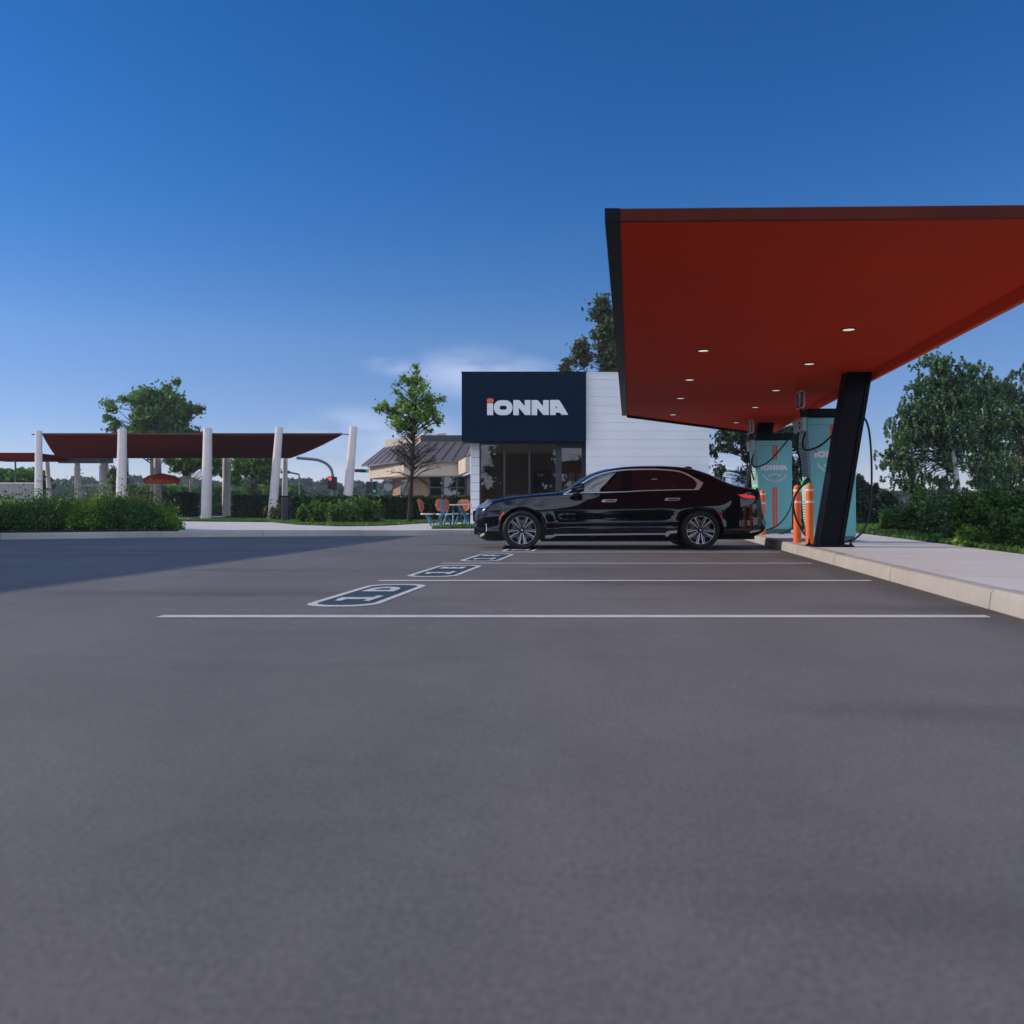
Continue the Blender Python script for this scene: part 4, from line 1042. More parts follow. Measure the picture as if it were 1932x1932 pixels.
MB().prism([(crr(Yf), Yf-.14), (crr(Yf)+.06, Yf-.14), (crr(YbR)+.06, YbR+.1), (crr(YbR), YbR+.1)], CZ-.125, CZ+.082, 'z').build('side_fascia', mat('rim_bounce_orange', (.80, .085, .016), .6, 0, .2, .06, .8), can)  # brighter than the soffit paint: bounce light from the ground put into the colour
MB().prism([(crr(Yf)+.062, Yf-.14), (crr(Yf)+.09, Yf-.14), (crr(YbR)+.09, YbR+.1), (crr(YbR)+.062, YbR+.1)], CZ-.11, CZ+.084, 'z').build('edge_trim', black_metal, can)
MB().prism([(cl(Yf)-.05, Yf+.25), (crr(Yf)+.02, Yf+.2), (crr(YbR)+.05, YbR+.08), (cl(YbL)-.1, YbL+.08)], CZ+.084, CZ+.096, 'z').build('roof_sheet', black_metal, can)
lamp_m = mat('lamp_lens', (.8,.8,.78), .4, emit=(1., .96, .90), estr=.42)
for x, y in ((1327,661),(1301,716),(1284,751),(1270,782),(1601,621),(1527,686),(1464,736),(1425,768),(1389,797)):
    Yd = 2.10*F/(CY-y); Xd = (x-CX)/F*Yd
    d = MB().lathe([(.070,-.010),(.088,-.008),(.090,.002)], (Xd, Yd, CZ), 24, cap=False).build('downlight', black_metal, can)
    MB().lathe([(.0,-.007),(.070,-.007)], (Xd, Yd, CZ), 24, cap=False).build('lens', lamp_m, d)
def column(Xb, Yb, dx):
    w, dp = .365, .26; zb = KH + .02
    root = bpy.data.objects.new('column', None); COL.objects.link(root); root.parent = can; root.location = Vector((Xb, Yb, 0)) - can.location
    def sl(x0, x1, y0, y1, z0, z1):
        f0, f1 = (z0-zb)/(CZ-zb)*dx, (z1-zb)/(CZ-zb)*dx
        return [(Xb+x0+f0,Yb+y0,z0),(Xb+x1+f0,Yb+y0,z0),(Xb+x1+f0,Yb+y1,z0),(Xb+x0+f0,Yb+y1,z0)], [(Xb+x0+f1,Yb+y0,z1),(Xb+x1+f1,Yb+y0,z1),(Xb+x1+f1,Yb+y1,z1),(Xb+x0+f1,Yb+y1,z1)]
    mb = MB(); mb.hexa(*sl(-w/2, w/2-.07, .02, dp-.02, zb, CZ-.002)); mb.hexa(*sl(-w/2-.02, -w/2+.004, 0, dp, zb, CZ-.002)); mb.hexa(*sl(w/2-.07, w/2, 0, dp, zb, CZ-.002))
    mb.build('post', black_metal, root, bevel=.006)
    MB().box(Xb-.30, Xb+.32, Yb-.07, Yb+dp+.07, KH, KH+.03).build('base_plate', black_metal, root, bevel=.004)
    for bx in (-.26, -.255, .28, .285):
        by = -.03 if bx in (-.26, .28) else dp+.03
        MB().lathe([(.024,KH+.03),(.024,KH+.055),(.012,KH+.056),(.012,KH+.12)], (Xb+bx, Yb+by, 0), 6).build('bolt', black_metal, root)
column(4.95, 13.45, .45); column(5.86, 21.5, .45)

# ------------------------------------------------------------------ chargers
teal = mat('charger_teal', (.17, .50, .52), .40, 0, .5, .04, 2)
teal_lit = mat('charger_teal_lit', (.38, .66, .59), .45)  # lighter copy of the teal: sunlight on the left faces put into the colour
slot_m = mat('slot_dark', (.015, .05, .05), .6)
screen_m = mat('screen_green', (.02, .3, .08), .3, emit=(.08, .9, .25), estr=.15)
faded_white = mat('faded_white_print', (.78, .74, .78), .5)
plate_w = mat('plate_white', (.85, .85, .83), .45)
plate_k = mat('plate_black', (.012, .014, .016), .4)
def charger(xr, Y, label, plate, group='pale teal charging dispensers'):
    D = .50; zt = 2.33; zb = KH; xt, xb = xr-.875, xr-.725
    root = thing('charger', label, 'charger', (xr-.4, Y, 0), group)
    def xl_(z): return xb + (xt-xb)*(z-zb)/(zt-zb)
    def LP(s, z, o=0.): return (xl_(z)-o, Y+s, z)
    MB().prism([(xl_(zb+.10), zb+.10), (xr, zb+.10), (xr, zt), (xt, zt)], Y, Y+D, 'y').build('cabinet', teal, root, bevel=.018)
    MB().prism([(xb+.02, zb), (xr-.02, zb), (xr-.02, zb+.098), (xb+.015, zb+.098)], Y+.02, Y+D-.02, 'y').build('plinth', mat('teal_dark', (.05, .17, .18), .5), root)
    MB().box(xt+.03, xr+.0, Y-.0015, Y+.001, zt-.125, zt-.118).build('seam', mat('teal_dark', (.05,.17,.18), .5), root)
    # crown beam and its neck
    MB().box(xt+.10, xr-.06, Y+.06, Y+D-.06, zt, zt+.03).build('neck', black_metal, root)
    MB().box(xt+.05, xr+.04, Y+.03, Y+D-.03, zt+.03, zt+.165).build('crown_beam', black_metal, root, bevel=.008)
    # round-cornered pictogram sign facing the cars
    s0 = xt-.055; zc = zt+.325; yc = Y+.14; poly = rrect(.42, .31, .075, 5); sg = MB()
    sg.prism([(yc+a, zc+b) for a, b in poly], s0-.012, s0+.012, 'x'); sgn = sg.build('sign', plate_w, root)
    MB().prism([(yc+a, zc+b) for a, b in rrect(.372, .262, .056, 5)], s0-.0145, s0-.0125, 'x').build('sign_face', plate_k, sgn)
    plug = [(-.062,.10),(-.040,.125),(-.020,.10),(0,.128),(.020,.10),(.040,.125),(.062,.10),(.046,.06),(.050,.0),(.040,-.07),(.018,-.115),(0,-.125),(-.018,-.115),(-.040,-.07),(-.050,0),(-.046,.06)]
    MB().prism([(yc+a, zc+b) for a, b in plug], s0-.0165, s0-.0147, 'x').build('pictogram', plate_w, sgn)
    MB().prism([(yc+a, zc+b) for a, b in [(-.004,.06),(.014,.06),(.004,.01),(.016,.01),(-.010,-.07),(-.002,-.015),(-.014,-.015)]], s0-.018, s0-.0167, 'x').build('pictogram', plate_k, sgn)
    for dy in (-.128, .128):
        me = text_mesh('IONNA', .052, .0015); M = Matrix(((0,0,0,s0-.0160),(0,-1,0,yc+dy),(1,0,0,zc),(0,0,0,1)))
        MB().mesh_in(me, M).build('sign_letters', faded_white, sgn)
    MB().tube([(s0, yc, zc-.15), (s0+.02, yc, zt+.06)], .022, 8).build('sign_post', black_metal, root)
    # head with the bay plates, red stripe, shadow gap
    def slab(s1, s2, z1, z2, o1, o2): return [LP(s1,z1,o1),LP(s1,z1,o2),LP(s2,z1,o2),LP(s2,z1,o1)], [LP(s1,z2,o1),LP(s1,z2,o2),LP(s2,z2,o2),LP(s2,z2,o1)]
    MB().hexa(*slab(.012, D-.012, zt-.235, zt+.010, -.02, .075)).build('head', teal_lit, root, bevel=.015)
    MB().hexa(*slab(.015, D-.015, zt-.022, zt-.004, .07, .0785)).build('stripe', mat('stripe_red', (.62,.07,.03), .5), root)
    for (s1, s2), ch in zip(((.275, .45), (.05, .225)), plate):
        pl = MB().hexa(*slab(s1, s2, zt-.205, zt-.055, .072, .080)).build('bay_plate', plate_w, root, bevel=.003)
        me = text_mesh(ch, .185, .010); sc_ = (s1+s2)/2; zc2 = zt-.130; x0 = xl_(zc2)-.0815
        tilt = (xt-xb)/(zt-zb)
        M = Matrix(((0, tilt, 0, x0), (-.9, 0, 0, Y+sc_), (0, .9, 0, zc2), (0, 0, 0, 1)))
        MB().mesh_in(me, M).build('bay_letter', plate_k, pl)
    MB().hexa(*slab(.02, D-.02, zb+.12, zt-.24, -.01, .012)).build('side_panel', teal_lit, root, bevel=.006)
    mb = MB()
    for k in range(15):
        z = 1.90 - k*.0415; mb.hexa(*slab(.055, D-.055, z-.0055, z+.0055, .0115, .0145))
    for k in range(11):
        z = .86 - k*.046; mb.hexa(*slab(.055, D-.055, z-.006, z+.006, .0115, .0145))
    mb.build('vent_slots', slot_m, root)
    sp = MB().hexa(*slab(.05, D-.05, 1.165, 1.245, .011, .016)).build('screen', screen_m, root)
    MB().hexa(*slab(.09, .22, 1.182, 1.215, .0155, .0172)).build('screen_digits', plate_w, sp)
    # front graphics
    for a, b in ((-.461, -.412), (-.397, -.347)):
        for z0, z1 in ((zt-.46, zt-.126), (zb+.15, zt-1.10)): MB().box(xr+a, xr+b, Y-.0025, Y-.0005, z0, z1).build('stripe', mat('stripe_orange', (.66,.105,.03), .5), root)
    k = .64/1117.
    wordmark(root, lambda a: xr-.735+(a-485)*k, lambda b: zt-.70-(b-762)*k, Y-.0025, Y-.0005, (faded_white, mat('stripe_red', (.62,.07,.03))), single=True)
    mbt = MB(); cx0 = xr-.41
    def arc(txt, R0, cz, a0, a1, up):
        for i, ch in enumerate(txt):
            if ch == ' ': continue
            a = a0 + (a1-a0)*i/(len(txt)-1); me = text_mesh(ch, .062, .0018)
            x, z = cx0 + R0*math.sin(a), cz + (R0*math.cos(a) if up else -R0*math.cos(a)); rot = -a if up else a
            c_, s_ = math.cos(rot), math.sin(rot)
            mbt.mesh_in(me, Matrix(((c_, -s_, 0, x), (0, 0, 0, Y-.002), (s_, c_, 0, z), (0, 0, 0, 1))))
    arc('GENUINE', .233, zt-.795-.233, -.60, .60, True); arc('CHARGE DISPENSER', .315, zt-.965+.315, -1.02, 1.02, False)
    mbt.build('print', faded_white, root)
    bz = zt-.865
    MB().prism([(cx0+a, bz+b) for a, b in [(-.05,-.018),(-.008,-.012),(-.018,.022),(.06,.020),(.052,.008),(.012,.006),(.016,-.03),(-.006,-.026)]], Y-.0025, Y-.0005, 'y').build('bolt_mark', mat('stripe_orange', (.66,.105,.03)), root)
    return root, LP
def cable(root, pts, r=.0175, conn=None):
    c = MB().tube(smooth_path(pts, 8), r, 10).build('charging_cable', rubber, root, smooth=60)
    if conn:
        a, b = Vector(conn[0]), Vector(conn[1]); mb = MB()
        mb.tube([a, a.lerp(b, .35), a.lerp(b, .6), b], [.022, .034, .040, .046], 10)
        mb.build('connector', black_plastic, c, smooth=50)
    return c
def k6(x, y, Y): return P(1381+x*.1953, 679.2+y*.1953, Y)
cn_, LPn = charger(6.02, 15.2, 'near teal charger half hidden behind the black slanting column', '1D')
cf_, LPf = charger(6.56, 20.35, 'far teal charger fully visible right behind the car boot', '1E')
# near charger cables
cable(cn_, [k6(640,690,15.55), k6(632,800,15.45), k6(636,880,15.42), k6(655,960,15.42), k6(664,1080,15.45), k6(672,1170,15.5)])
cable(cn_, [k6(712,690,15.30), k6(690,765,15.15), k6(684,830,15.08), k6(708,868,15.02), k6(785,858,14.95), k6(870,815,14.92), k6(960,735,14.92), k6(1080,620,15.0), k6(1180,545,15.1),
            k6(1262,545,15.2), k6(1315,640,15.25), k6(1340,830,15.3), k6(1350,1080,15.3), k6(1344,1300,15.25), k6(1325,1500,15.2), k6(1275,1640,15.1), k6(1190,1725,15.0), k6(1090,1760,15.0)])
cable(cn_, [k6(735,1165,15.2), k6(690,1205,15.0), k6(640,1262,14.85), k6(602,1335,14.75), k6(592,1410,14.72), k6(612,1510,14.74), k6(650,1590,14.8), k6(700,1680,14.9), k6(770,1745,15.15)], conn=(k6(690,1205,15.02), k6(742,1150,15.28)))
# far charger cables
cable(cf_, [k6(212,905,20.3), k6(196,960,20.15), k6(200,1012,20.1), k6(226,1034,20.05), k6(330,1000,20.0), k6(430,905,20.0), k6(515,805,20.05), k6(552,768,20.15), k6(590,790,20.2), k6(628,860,20.2),
            k6(648,950,20.1), k6(628,1130,20.0), k6(592,1320,19.95), k6(545,1470,19.9), k6(450,1590,19.9), k6(350,1635,19.95), k6(262,1648,20.3)])
cable(cf_, [k6(200,930,20.5), k6(186,1000,20.4), k6(190,1080,20.4), k6(214,1160,20.5)])
cable(cf_, [k6(258,1655,20.3), k6(330,1680,19.9), k6(420,1692,19.85), k6(500,1672,19.9), k6(570,1632,20.1), k6(610,1560,20.4), k6(600,1400,20.7)])
cable(cf_, [k6(238,1275,20.35), k6(226,1300,20.2), k6(230,1400,20.1), k6(244,1560,20.2), k6(262,1640,20.4)], conn=(k6(228,1290,20.2), k6(244,1250,20.4)))

# ------------------------------------------------------------------ bollards
def bollard(loc, h, label):
    root = thing('bollard', label, 'bollard', loc, 'orange bollards guarding the chargers'); x, y, z = loc; r = .066
    MB().lathe([(r,0),(r,h-.075),(r*.97,h-.055),(r*.85,h-.030),(r*.6,h-.009),(r*.25,h-.001),(.002,h)], (x, y, z), 28).build('post', bollard_orange, root, smooth=50)
    for zz in (h-.115, h-.315):
        MB().lathe([(r+.0005,zz),(r+.003,zz+.001),(r+.003,zz+.033),(r+.0005,zz+.034)], (x, y, z), 28, cap=False).build('band', band_white, root, smooth=50)
    return root
b_ = bollard((5.0, 14.6, KH), 1.0, 'orange bollard standing nearest the foot of the black column')
for loc, lb in (((4.94, 15.05, KH), 'orange bollard with a cable looping across it'), ((5.56, 19.3, KH), 'orange bollard peeping out behind the rear of the car')):
    c = copy_tree(b_); c.location = loc; c['label'] = lb

# ------------------------------------------------------------------ picnic table with four fixed seats
pt = thing('picnic_table', 'round white picnic table with wooden-backed seats on blue steel legs by the pier', 'picnic table', (-1.80, 26.7, KH))
pc = Vector((-1.80, 26.7, KH)); rot0 = R(-14)
MB().lathe([(.02,.655),(.50,.655),(.555,.668),(.565,.685),(.555,.70),(.50,.705),(.02,.705)], tuple(pc), 40).build('tabletop', pale_top, pt, smooth=40)
for k in range(4):
    a = rot0 + k*math.pi/2; d = Vector((math.cos(a), math.sin(a), 0)); t = Vector((-d.y, d.x, 0))
    def L(r, s, z): return pc + d*r + t*s + Vector((0, 0, z))
    poly = rrect(.44, .46, .12, 5)
    mb = MB(); vs = [L(.80+x, y, .385) for x, y in poly] + [L(.80+x, y, .425) for x, y in poly]; n = len(poly)
    mb.add(vs, [list(range(n))[::-1], list(range(n, 2*n))] + [(i, (i+1) % n, n+(i+1) % n, n+i) for i in range(n)])
    mb.build('seat', pale_top, pt, bevel=.008)
    poly = rrect(.42, .37, .13, 6); n = len(poly)
    def bk(o): return [L(1.045 + o + (z+.2)*.20 + .10*(x/.21)**2*-.5, x, .68+z) for x, z in poly]
    MB().add(bk(0) + bk(.028), [list(range(n))[::-1], list(range(n, 2*n))] + [(i, (i+1) % n, n+(i+1) % n, n+i) for i in range(n)]).build('backrest', wood, pt)
    mb = MB(); mb.hexa([L(1.00,-.055,.36),L(1.02,-.055,.36),L(1.02,.055,.36),L(1.00,.055,.36)], [L(1.135,-.055,.83),L(1.150,-.055,.83),L(1.150,.055,.83),L(1.135,.055,.83)])
    mb.build('backrest_strut', blue_steel, pt, bevel=.004)
    for sg in (-1, 1):
        pth = smooth_path([L(.22, sg*.06, .65), L(.40, sg*.12, .30), L(.50, sg*.15, .07), L(.58, sg*.155, .026), L(.68, sg*.15, .07), L(.80, sg*.11, .30), L(.86, sg*.10, .38)], 5)
        MB().tube(pth, .026, 10).build('leg', blue_steel, pt, smooth=60)

# ------------------------------------------------------------------ shade pavilion on pale posts at the left
pav = thing('shade_pavilion', 'long rust-red shade roof slung between pale tapering concrete posts', 'pavilion', (-16, 46, KH))
fabric = mat('rust_shade_fabric', (.085, .0075, .002), .85, 0, .02, .12, .8)
YA, YB = 43.0, 56.0
zA = H + (CY-819)*YA/F; zB = H + (CY-863)*YB/F
f0, f1, g0, g1 = P(80,819,YA), P(645,819,YA), P(108,863,YB), P(548,863,YB)
mb = MB(); nn, mm = 26, 10; rng = random.Random(2)
grid = []
for j in range(mm+1):
    for i in range(nn+1):
        u, v = i/nn, j/mm
        p = f0.lerp(f1, u).lerp(g0.lerp(g1, u), v); p.z -= .10*math.sin(math.pi*v)*(.8+.2*math.sin(u*9)); grid.append(p)
mb.add(grid, [(j*(nn+1)+i, j*(nn+1)+i+1, (j+1)*(nn+1)+i+1, (j+1)*(nn+1)+i) for j in range(mm) for i in range(nn)])
rf = mb.build('roof_fabric', fabric, pav, smooth=180); so_ = rf.modifiers.new('thickness', 'SOLIDIFY'); so_.thickness = .05
MB().tube([f0, f1], .05, 8).build('edge_beam', mat('rust_steel', (.06,.008,.004), .6), pav); MB().tube([g0, g1], .06, 8).build('edge_beam', mat('rust_steel', (.06,.008,.004), .6), pav)
MB().box(P(112,0,YB).x, P(212,0,YB).x, YB-.15, YB+.15, H+(CY-874)*YB/F, H+(CY-860)*YB/F).build('cross_beam', grey_steel, pav)
def post(xt, yt, xb, wpx, Y, m=concrete_post):
    top = P(xt, yt, Y); b = P(xb, 980, Y); b.z = KH - .02; r = wpx/2*Y/F
    pth = [b.lerp(top, t) for t in (0, .15, .5, .9, 1)]
    return MB().tube(pth, [r*1.10, r*1.08, r*1.03, r*.92, r*.90], 20).build('post', m, pav, smooth=50)
for a in ((231,810,228,17.5), (392,808,389,18), (527,806,513,15.5), (667,805,653,16), (73,813,73,13)): post(*a, YA-.3)
for a in ((88,858,96,8), (145,858,148,11), (196,858,197,17), (237,858,238,11), (297,858,298,14.5), (427,858,427,14.5), (538,858,537,10)): post(*a, YB+.4)
tie = mat('tie_steel', (.10,.12,.16), .4, .6)
MB().tube([f1, P(660,820,YA-.15)], .025, 6).build('tie_rod', tie, pav)
MB().tube([P(60,820,YA), f0], .03, 6).build('tie_rod', tie, pav)
# second roof further left, and things in the garden under the roofs
r2 = thing('shelter', 'thin flat rust-red shelter roof at the left edge of the view', 'shelter', (P(20,860,52).x, 52, KH))
MB().box(P(-60,0,52).x, P(66,0,52).x, 52, 56, H+(CY-865)*52/F, H+(CY-854)*52/F).build('roof', fabric, r2, bevel=.03)
for xx in (-50, 29): MB().tube([(P(xx,0,53).x, 53, KH), (P(xx,0,53).x, 53, H+(CY-865)*52/F)], .05, 8).build('post', tie, r2)
rail = thing('railing', 'thin dark metal railing under the left end of the rust-red roof', 'railing', (P(130,950,50).x, 50, KH))
x0, x1 = P(74,0,50).x, P(206,0,50).x; mb = MB(); zt2 = H+(CY-923)*50/F
mb.tube([(x0,50,zt2),(x1,50,zt2)], .03, 6); mb.tube([(x0,50,KH+.15),(x1,50,KH+.15)], .025, 6)
mb.build('rail', tie, rail); mb = MB()
for k in range(26): mb.tube([(x0+(x1-x0)*k/25,50,KH),(x0+(x1-x0)*k/25,50,zt2)], .018, 5)
mb.build('balusters', tie, rail)
op = thing('garden_screen', 'rust-orange steel screen standing behind the shrubs at left', 'screen', (P(150,950,47).x, 47, KH))
corten = mat('corten_orange', (.36, .10, .022), .75, 0, .2, .35, 1.5)
MB().box(P(108,0,47).x, P(199,0,47).x, 47, 47.08, KH, H+(CY-945)*47/F+.02).build('panel', corten, op, bevel=.01)
for xx in (110, 153, 197): MB().box(P(xx,0,47).x-.04, P(xx,0,47).x+.04, 47.09, 47.17, KH, H+(CY-945)*47/F+.1).build('post', tie, op)
sl_ = thing('stone_table', 'long flat grey slab table under the left roof', 'table', (P(175,916,51).x, 51, KH))
MB().box(P(142,0,51).x, P(209,0,51).x, 51, 52.2, H+(CY-918.5)*51/F, H+(CY-914)*51/F).build('slab', mat('slab_grey', (.30,.31,.31), .7), sl_, bevel=.02)
for xx in (152, 199): MB().box(P(xx,0,51).x-.15, P(xx,0,51).x+.15, 51.3, 51.9, KH, H+(CY-918.5)*51/F).build('leg', mat('slab_grey', (.30,.31,.31)), sl_)
wl_ = thing('garden_wall', 'low grey wall with pale coping at far left behind the shrubs', 'wall', (P(20,920,49).x, 49, KH))
MB().box(P(-80,0,49).x, P(68,0,49).x, 49, 49.3, KH, H+(CY-913)*49/F).build('wall', mat('wall_grey', (.25,.25,.24), .8, vary=.15), wl_)
MB().box(P(-80,0,49).x, P(69,0,49).x, 48.95, 49.35, H+(CY-913)*49/F+.002, H+(CY-910.5)*49/F).build('coping', mat('coping_pale', (.60,.60,.56), .7), wl_)
orr = thing('market_umbrella', 'low wide orange-red umbrella round a pale post under the roof', 'umbrella', (P(305,905,53).x, 53, KH))
cc = P(305,905,53); mb = MB(); mb.lathe([(P(330,0,53).x-cc.x, H+(CY-912)*53/F), (P(333,0,53).x-cc.x, H+(CY-906)*53/F), (.65, H+(CY-898)*53/F), (.05, H+(CY-893)*53/F)], (cc.x, 53, 0), 10)
mb.v = [(cc.x + (v[0]-cc.x)*1.3, v[1], v[2]) for v in mb.v]
mb.build('canopy', mat('umbrella_red', (.50,.075,.025), .8, vary=.2), orr); MB().tube([(cc.x,53,KH),(cc.x,53,H+(CY-893)*53/F)], .04, 8).build('pole', tie, orr)
bn = thing('litter_bin', 'slim dark litter bin beside the leaning pale post', 'bin', (P(539,985,37).x, 37, KH))
bp_ = P(539,985,37); MB().prism([(bp_.x+a, 37+b) for a, b in rrect(.30,.30,.05,3)], KH, KH+1.02, 'z').build('body', mat('bin_dark', (.02,.024,.035), .5), bn, bevel=.01)
MB().prism([(bp_.x+a, 37+b) for a, b in rrect(.34,.34,.06,3)], KH+1.03, KH+1.10, 'z').build('lid', black_metal, bn, bevel=.01)

# ------------------------------------------------------------------ traffic lights
red_lit = mat('signal_red', (.8,.02,.02), .3, emit=(1.,.035,.03), estr=1.6); green_lit = mat('signal_green', (.02,.5,.25), .3, emit=(.05,1.,.45), estr=.2)
lens_off = mat('signal_off', (.02,.02,.02), .3); housing = mat('signal_housing', (.012,.012,.014), .5)
def signal(parent, c, s=1., lit=0, horiz=False, face=-1, litm=None):
    # three-lens head with visors; lit = index from the top
    c = Vector(c); w, h = .36*s, 1.05*s
    mb = MB(); mb.box(c.x-(h if horiz else w)/2, c.x+(h if horiz else w)/2, c.y-.12*s, c.y+.12*s, c.z-(w if horiz else h)/2, c.z+(w if horiz else h)/2)
    hd = mb.build('signal_head', housing, parent, bevel=.03)
    for k in range(3):
        o = (k-1)*.33*s; p = Vector((c.x+o, c.y+face*.125*s, c.z)) if horiz else Vector((c.x, c.y+face*.125*s, c.z-o))
        MB().lathe([(.002, face*.006),(.13*s, 0)], tuple(p), 16, 'y', cap=False).build('lens', litm if k == lit and litm else lens_off, hd)
        vz = MB()
        for j in range(9):
            a0, a1 = R(-10+200*j/9), R(-10+200*(j+1)/9)
            vz.add([(p.x+.14*s*math.cos(a), p.y+face*d, p.z+.14*s*math.sin(a)) for a, d in ((a0,0),(a1,0),(a1,.2*s),(a0,.2*s))], [(0,1,2,3)])
        vz.build('visor', housing, hd)
    return hd
TY = 75.
t1 = thing('traffic_light', 'traffic light with a lit red lamp under a curved grey arm', 'traffic light', (P(628,950,TY).x, TY, 0))
MB().tube([P(628,962,TY)-Vector((0,0,.3)), P(628,895,TY)], .11, 10).build('pole', grey_steel, t1)
MB().tube(smooth_path([P(628,900,TY), P(625,886,TY), P(617,876,TY), P(606,870,TY), P(594,867,TY), P(560,864,TY)], 5), .12, 8).build('mast_arm', grey_steel, t1, smooth=60)
signal(t1, P(623.5,911,TY-.35), 1.05, 0, litm=red_lit); signal(t1, P(631.5,911.5,TY-.1), 1.05, 0, face=1)
t2 = thing('traffic_light', 'twin-headed dark traffic light on a pole against the hazy trees', 'traffic light', (P(700,950,TY).x, TY, 0))
MB().tube([P(700.5,962,TY)-Vector((0,0,.3)), P(700.5,905,TY), P(699,888,TY), P(696,880,TY), P(690,876,TY)], .10, 8).build('pole', grey_steel, t2)
signal(t2, P(694.5,919.5,TY-.2), .95, 2, face=1); signal(t2, P(707,919.5,TY-.2), .95, 2, litm=green_lit)
MB().tube([P(680,888,TY), P(698,890,TY)], .07, 8).build('mast_arm', grey_steel, t2)
signal(t2, P(678,888,TY-.2), .75, 0, horiz=True, face=1); signal(t2, P(688,888.5,TY-.2), .75, 2, horiz=True, litm=green_lit)
t3 = thing('street_lamp', 'dark lamp arm seen under the right end of the rust-red roof', 'street lamp', (P(545,950,80).x, 80, 0))
MB().tube([P(565,962,80)-Vector((0,0,.3)), P(565,905,80), P(564,895,80), P(545,891,80)], .09, 8).build('pole', grey_steel, t3)
MB().box(P(530,0,80).x, P(546,0,80).x, 79.8, 80.2, H+(CY-893.5)*80/F, H+(CY-888)*80/F).build('lamp_head', housing, t3, bevel=.04)
# distant glass office block behind the car boot
ob_ = thing('office_block', 'pale blue glass office block far behind the car boot', 'building', (P(1393,900,320).x, 320, 0))
gl_b = mat('office_glass', (.22,.34,.50), .15, 0, .9)
for xa, xb, yt in ((1380,1399,898), (1386,1412,886)):
    Yo = 320 if xa == 1380 else 335
    wb = MB().box(P(xa,0,Yo).x, P(xb,0,Yo).x, Yo, Yo+14, 0, H+(CY-yt)*Yo/F).build('tower', gl_b, ob_)
    mb = MB()
    zt9 = H+(CY-yt)*Yo/F
    for k in range(1, 6): mb.box(P(xa,0,Yo).x-.05, P(xb,0,Yo).x+.05, Yo-.06, Yo+.2, zt9*k/6-.2, zt9*k/6+.2)
    mb.build('floor_bands', mat('band_pale', (.55,.58,.62), .6), wb)
# building just outside the view at left: throws the wide shade over the lot
lb = thing('neighbour_building', 'plain grey building beside the lot, left of the view, that shades the asphalt', 'building', (-23, 5, 0))
def gl2(x0, y): return x0 + GRID*y
mb = MB(); mb.prism([(gl2(-20.3,-18), -18), (gl2(-20.3,24.6), 24.6), (gl2(-30,24.6), 24.6), (gl2(-30,-18), -18)][::-1], 0, 6.95, 'z'); mb.build('wall', mat('render_grey', (.34,.34,.35), .8, vary=.08), lb)
mb = MB()
for k in range(7):
    y = -14 + k*5.4; mb.add([(gl2(-20.27,y),y,1.0),(gl2(-20.27,y+3),y+3,1.0),(gl2(-20.27,y+3),y+3,3.2),(gl2(-20.27,y),y,3.2)], [(0,1,2,3)])
mb.build('windows', glass_car, lb)

# ------------------------------------------------------------------ vegetation
lf_mid = leaf_mat('leaf_mid', (0.043,0.103,0.025), (0.086,0.184,0.039), (0.161,0.292,0.064))
lf_fresh = leaf_mat('leaf_fresh', (0.089,0.177,0.027), (0.168,0.304,0.043), (0.295,0.453,0.069))
lf_dark = leaf_mat('leaf_dark', (0.015,0.033,0.015), (0.027,0.054,0.021), (0.051,0.087,0.033), .2)
lf_birch = leaf_mat('leaf_birch', (0.043,0.098,0.043), (0.080,0.159,0.066), (0.152,0.260,0.098), .25)
lf_oak = leaf_mat('leaf_oak', (0.030,0.049,0.019), (0.066,0.090,0.030), (0.160,0.169,0.056), .25)
lf_hedge = leaf_mat('leaf_hedge', (0.015,0.036,0.012), (0.030,0.063,0.019), (0.054,0.099,0.030), .2)
lf_far = leaf_mat('leaf_far', (0.053,0.090,0.060), (0.083,0.128,0.083), (0.128,0.173,0.098), .2)  # paler, greyer green: part of the distance haze is put into this colour
lf_yel = leaf_mat('leaf_yellow', (.10,.085,.03), (.17,.13,.05), (.26,.20,.09), .3)
birch_bark = None
def birch_mat():
    m, nt, b, out = new_mat('birch_bark')
    f = noise_fac(nt, 3.0, 5, 'pos', .7, (1.2, 1.2, 5)); c = ramp(nt, f, [(.36, (.05,.045,.04)), (.46, (.50,.48,.45)), (.8, (.62,.60,.57))])
    nt.links.new(c, b.inputs['Base Color']); b.inputs['Roughness'].default_value = .8; return m
birch_bark = birch_mat()
def env(items, base, Y, depth=1.0):
    o = []; s = F/Y
    for x, y, rx, ry in items:
        c = P(x, y, Y); o.append((c.x-base[0], 0, c.z-base[2], rx/s, max(rx, ry)*.8*depth/s, ry/s))
    return o
def gbase(x, Y, z=KH): return (P(x, 0, Y).x, Y, z)
bd, bg_ = MATS['bark_dark'], MATS['bark_grey']
# young tree on the lawn: leafy above, bare twigs below
Yt = 34.; b = gbase(772, Yt)
tree('young_tree', 'slim young tree with bright leaves above bare lower branches left of the sign', b, 6.45, .10,
     env([(778,695,13,18),(774,722,30,20),(782,750,44,24),(770,778,56,24),(812,768,34,30),(728,775,26,16),(715,798,14,10),(755,806,34,18),(800,800,34,16)], b, Yt), 118, .22, 50, .10, bd, lf_fresh, 11, first=.30, sag=.75, lean=(.35,0), wob=.006, elong=1.2,
     bare=50, bare_env=env([(770,840,55,26),(790,860,50,30),(750,880,40,18),(795,905,28,20),(765,925,26,18)], b, Yt))
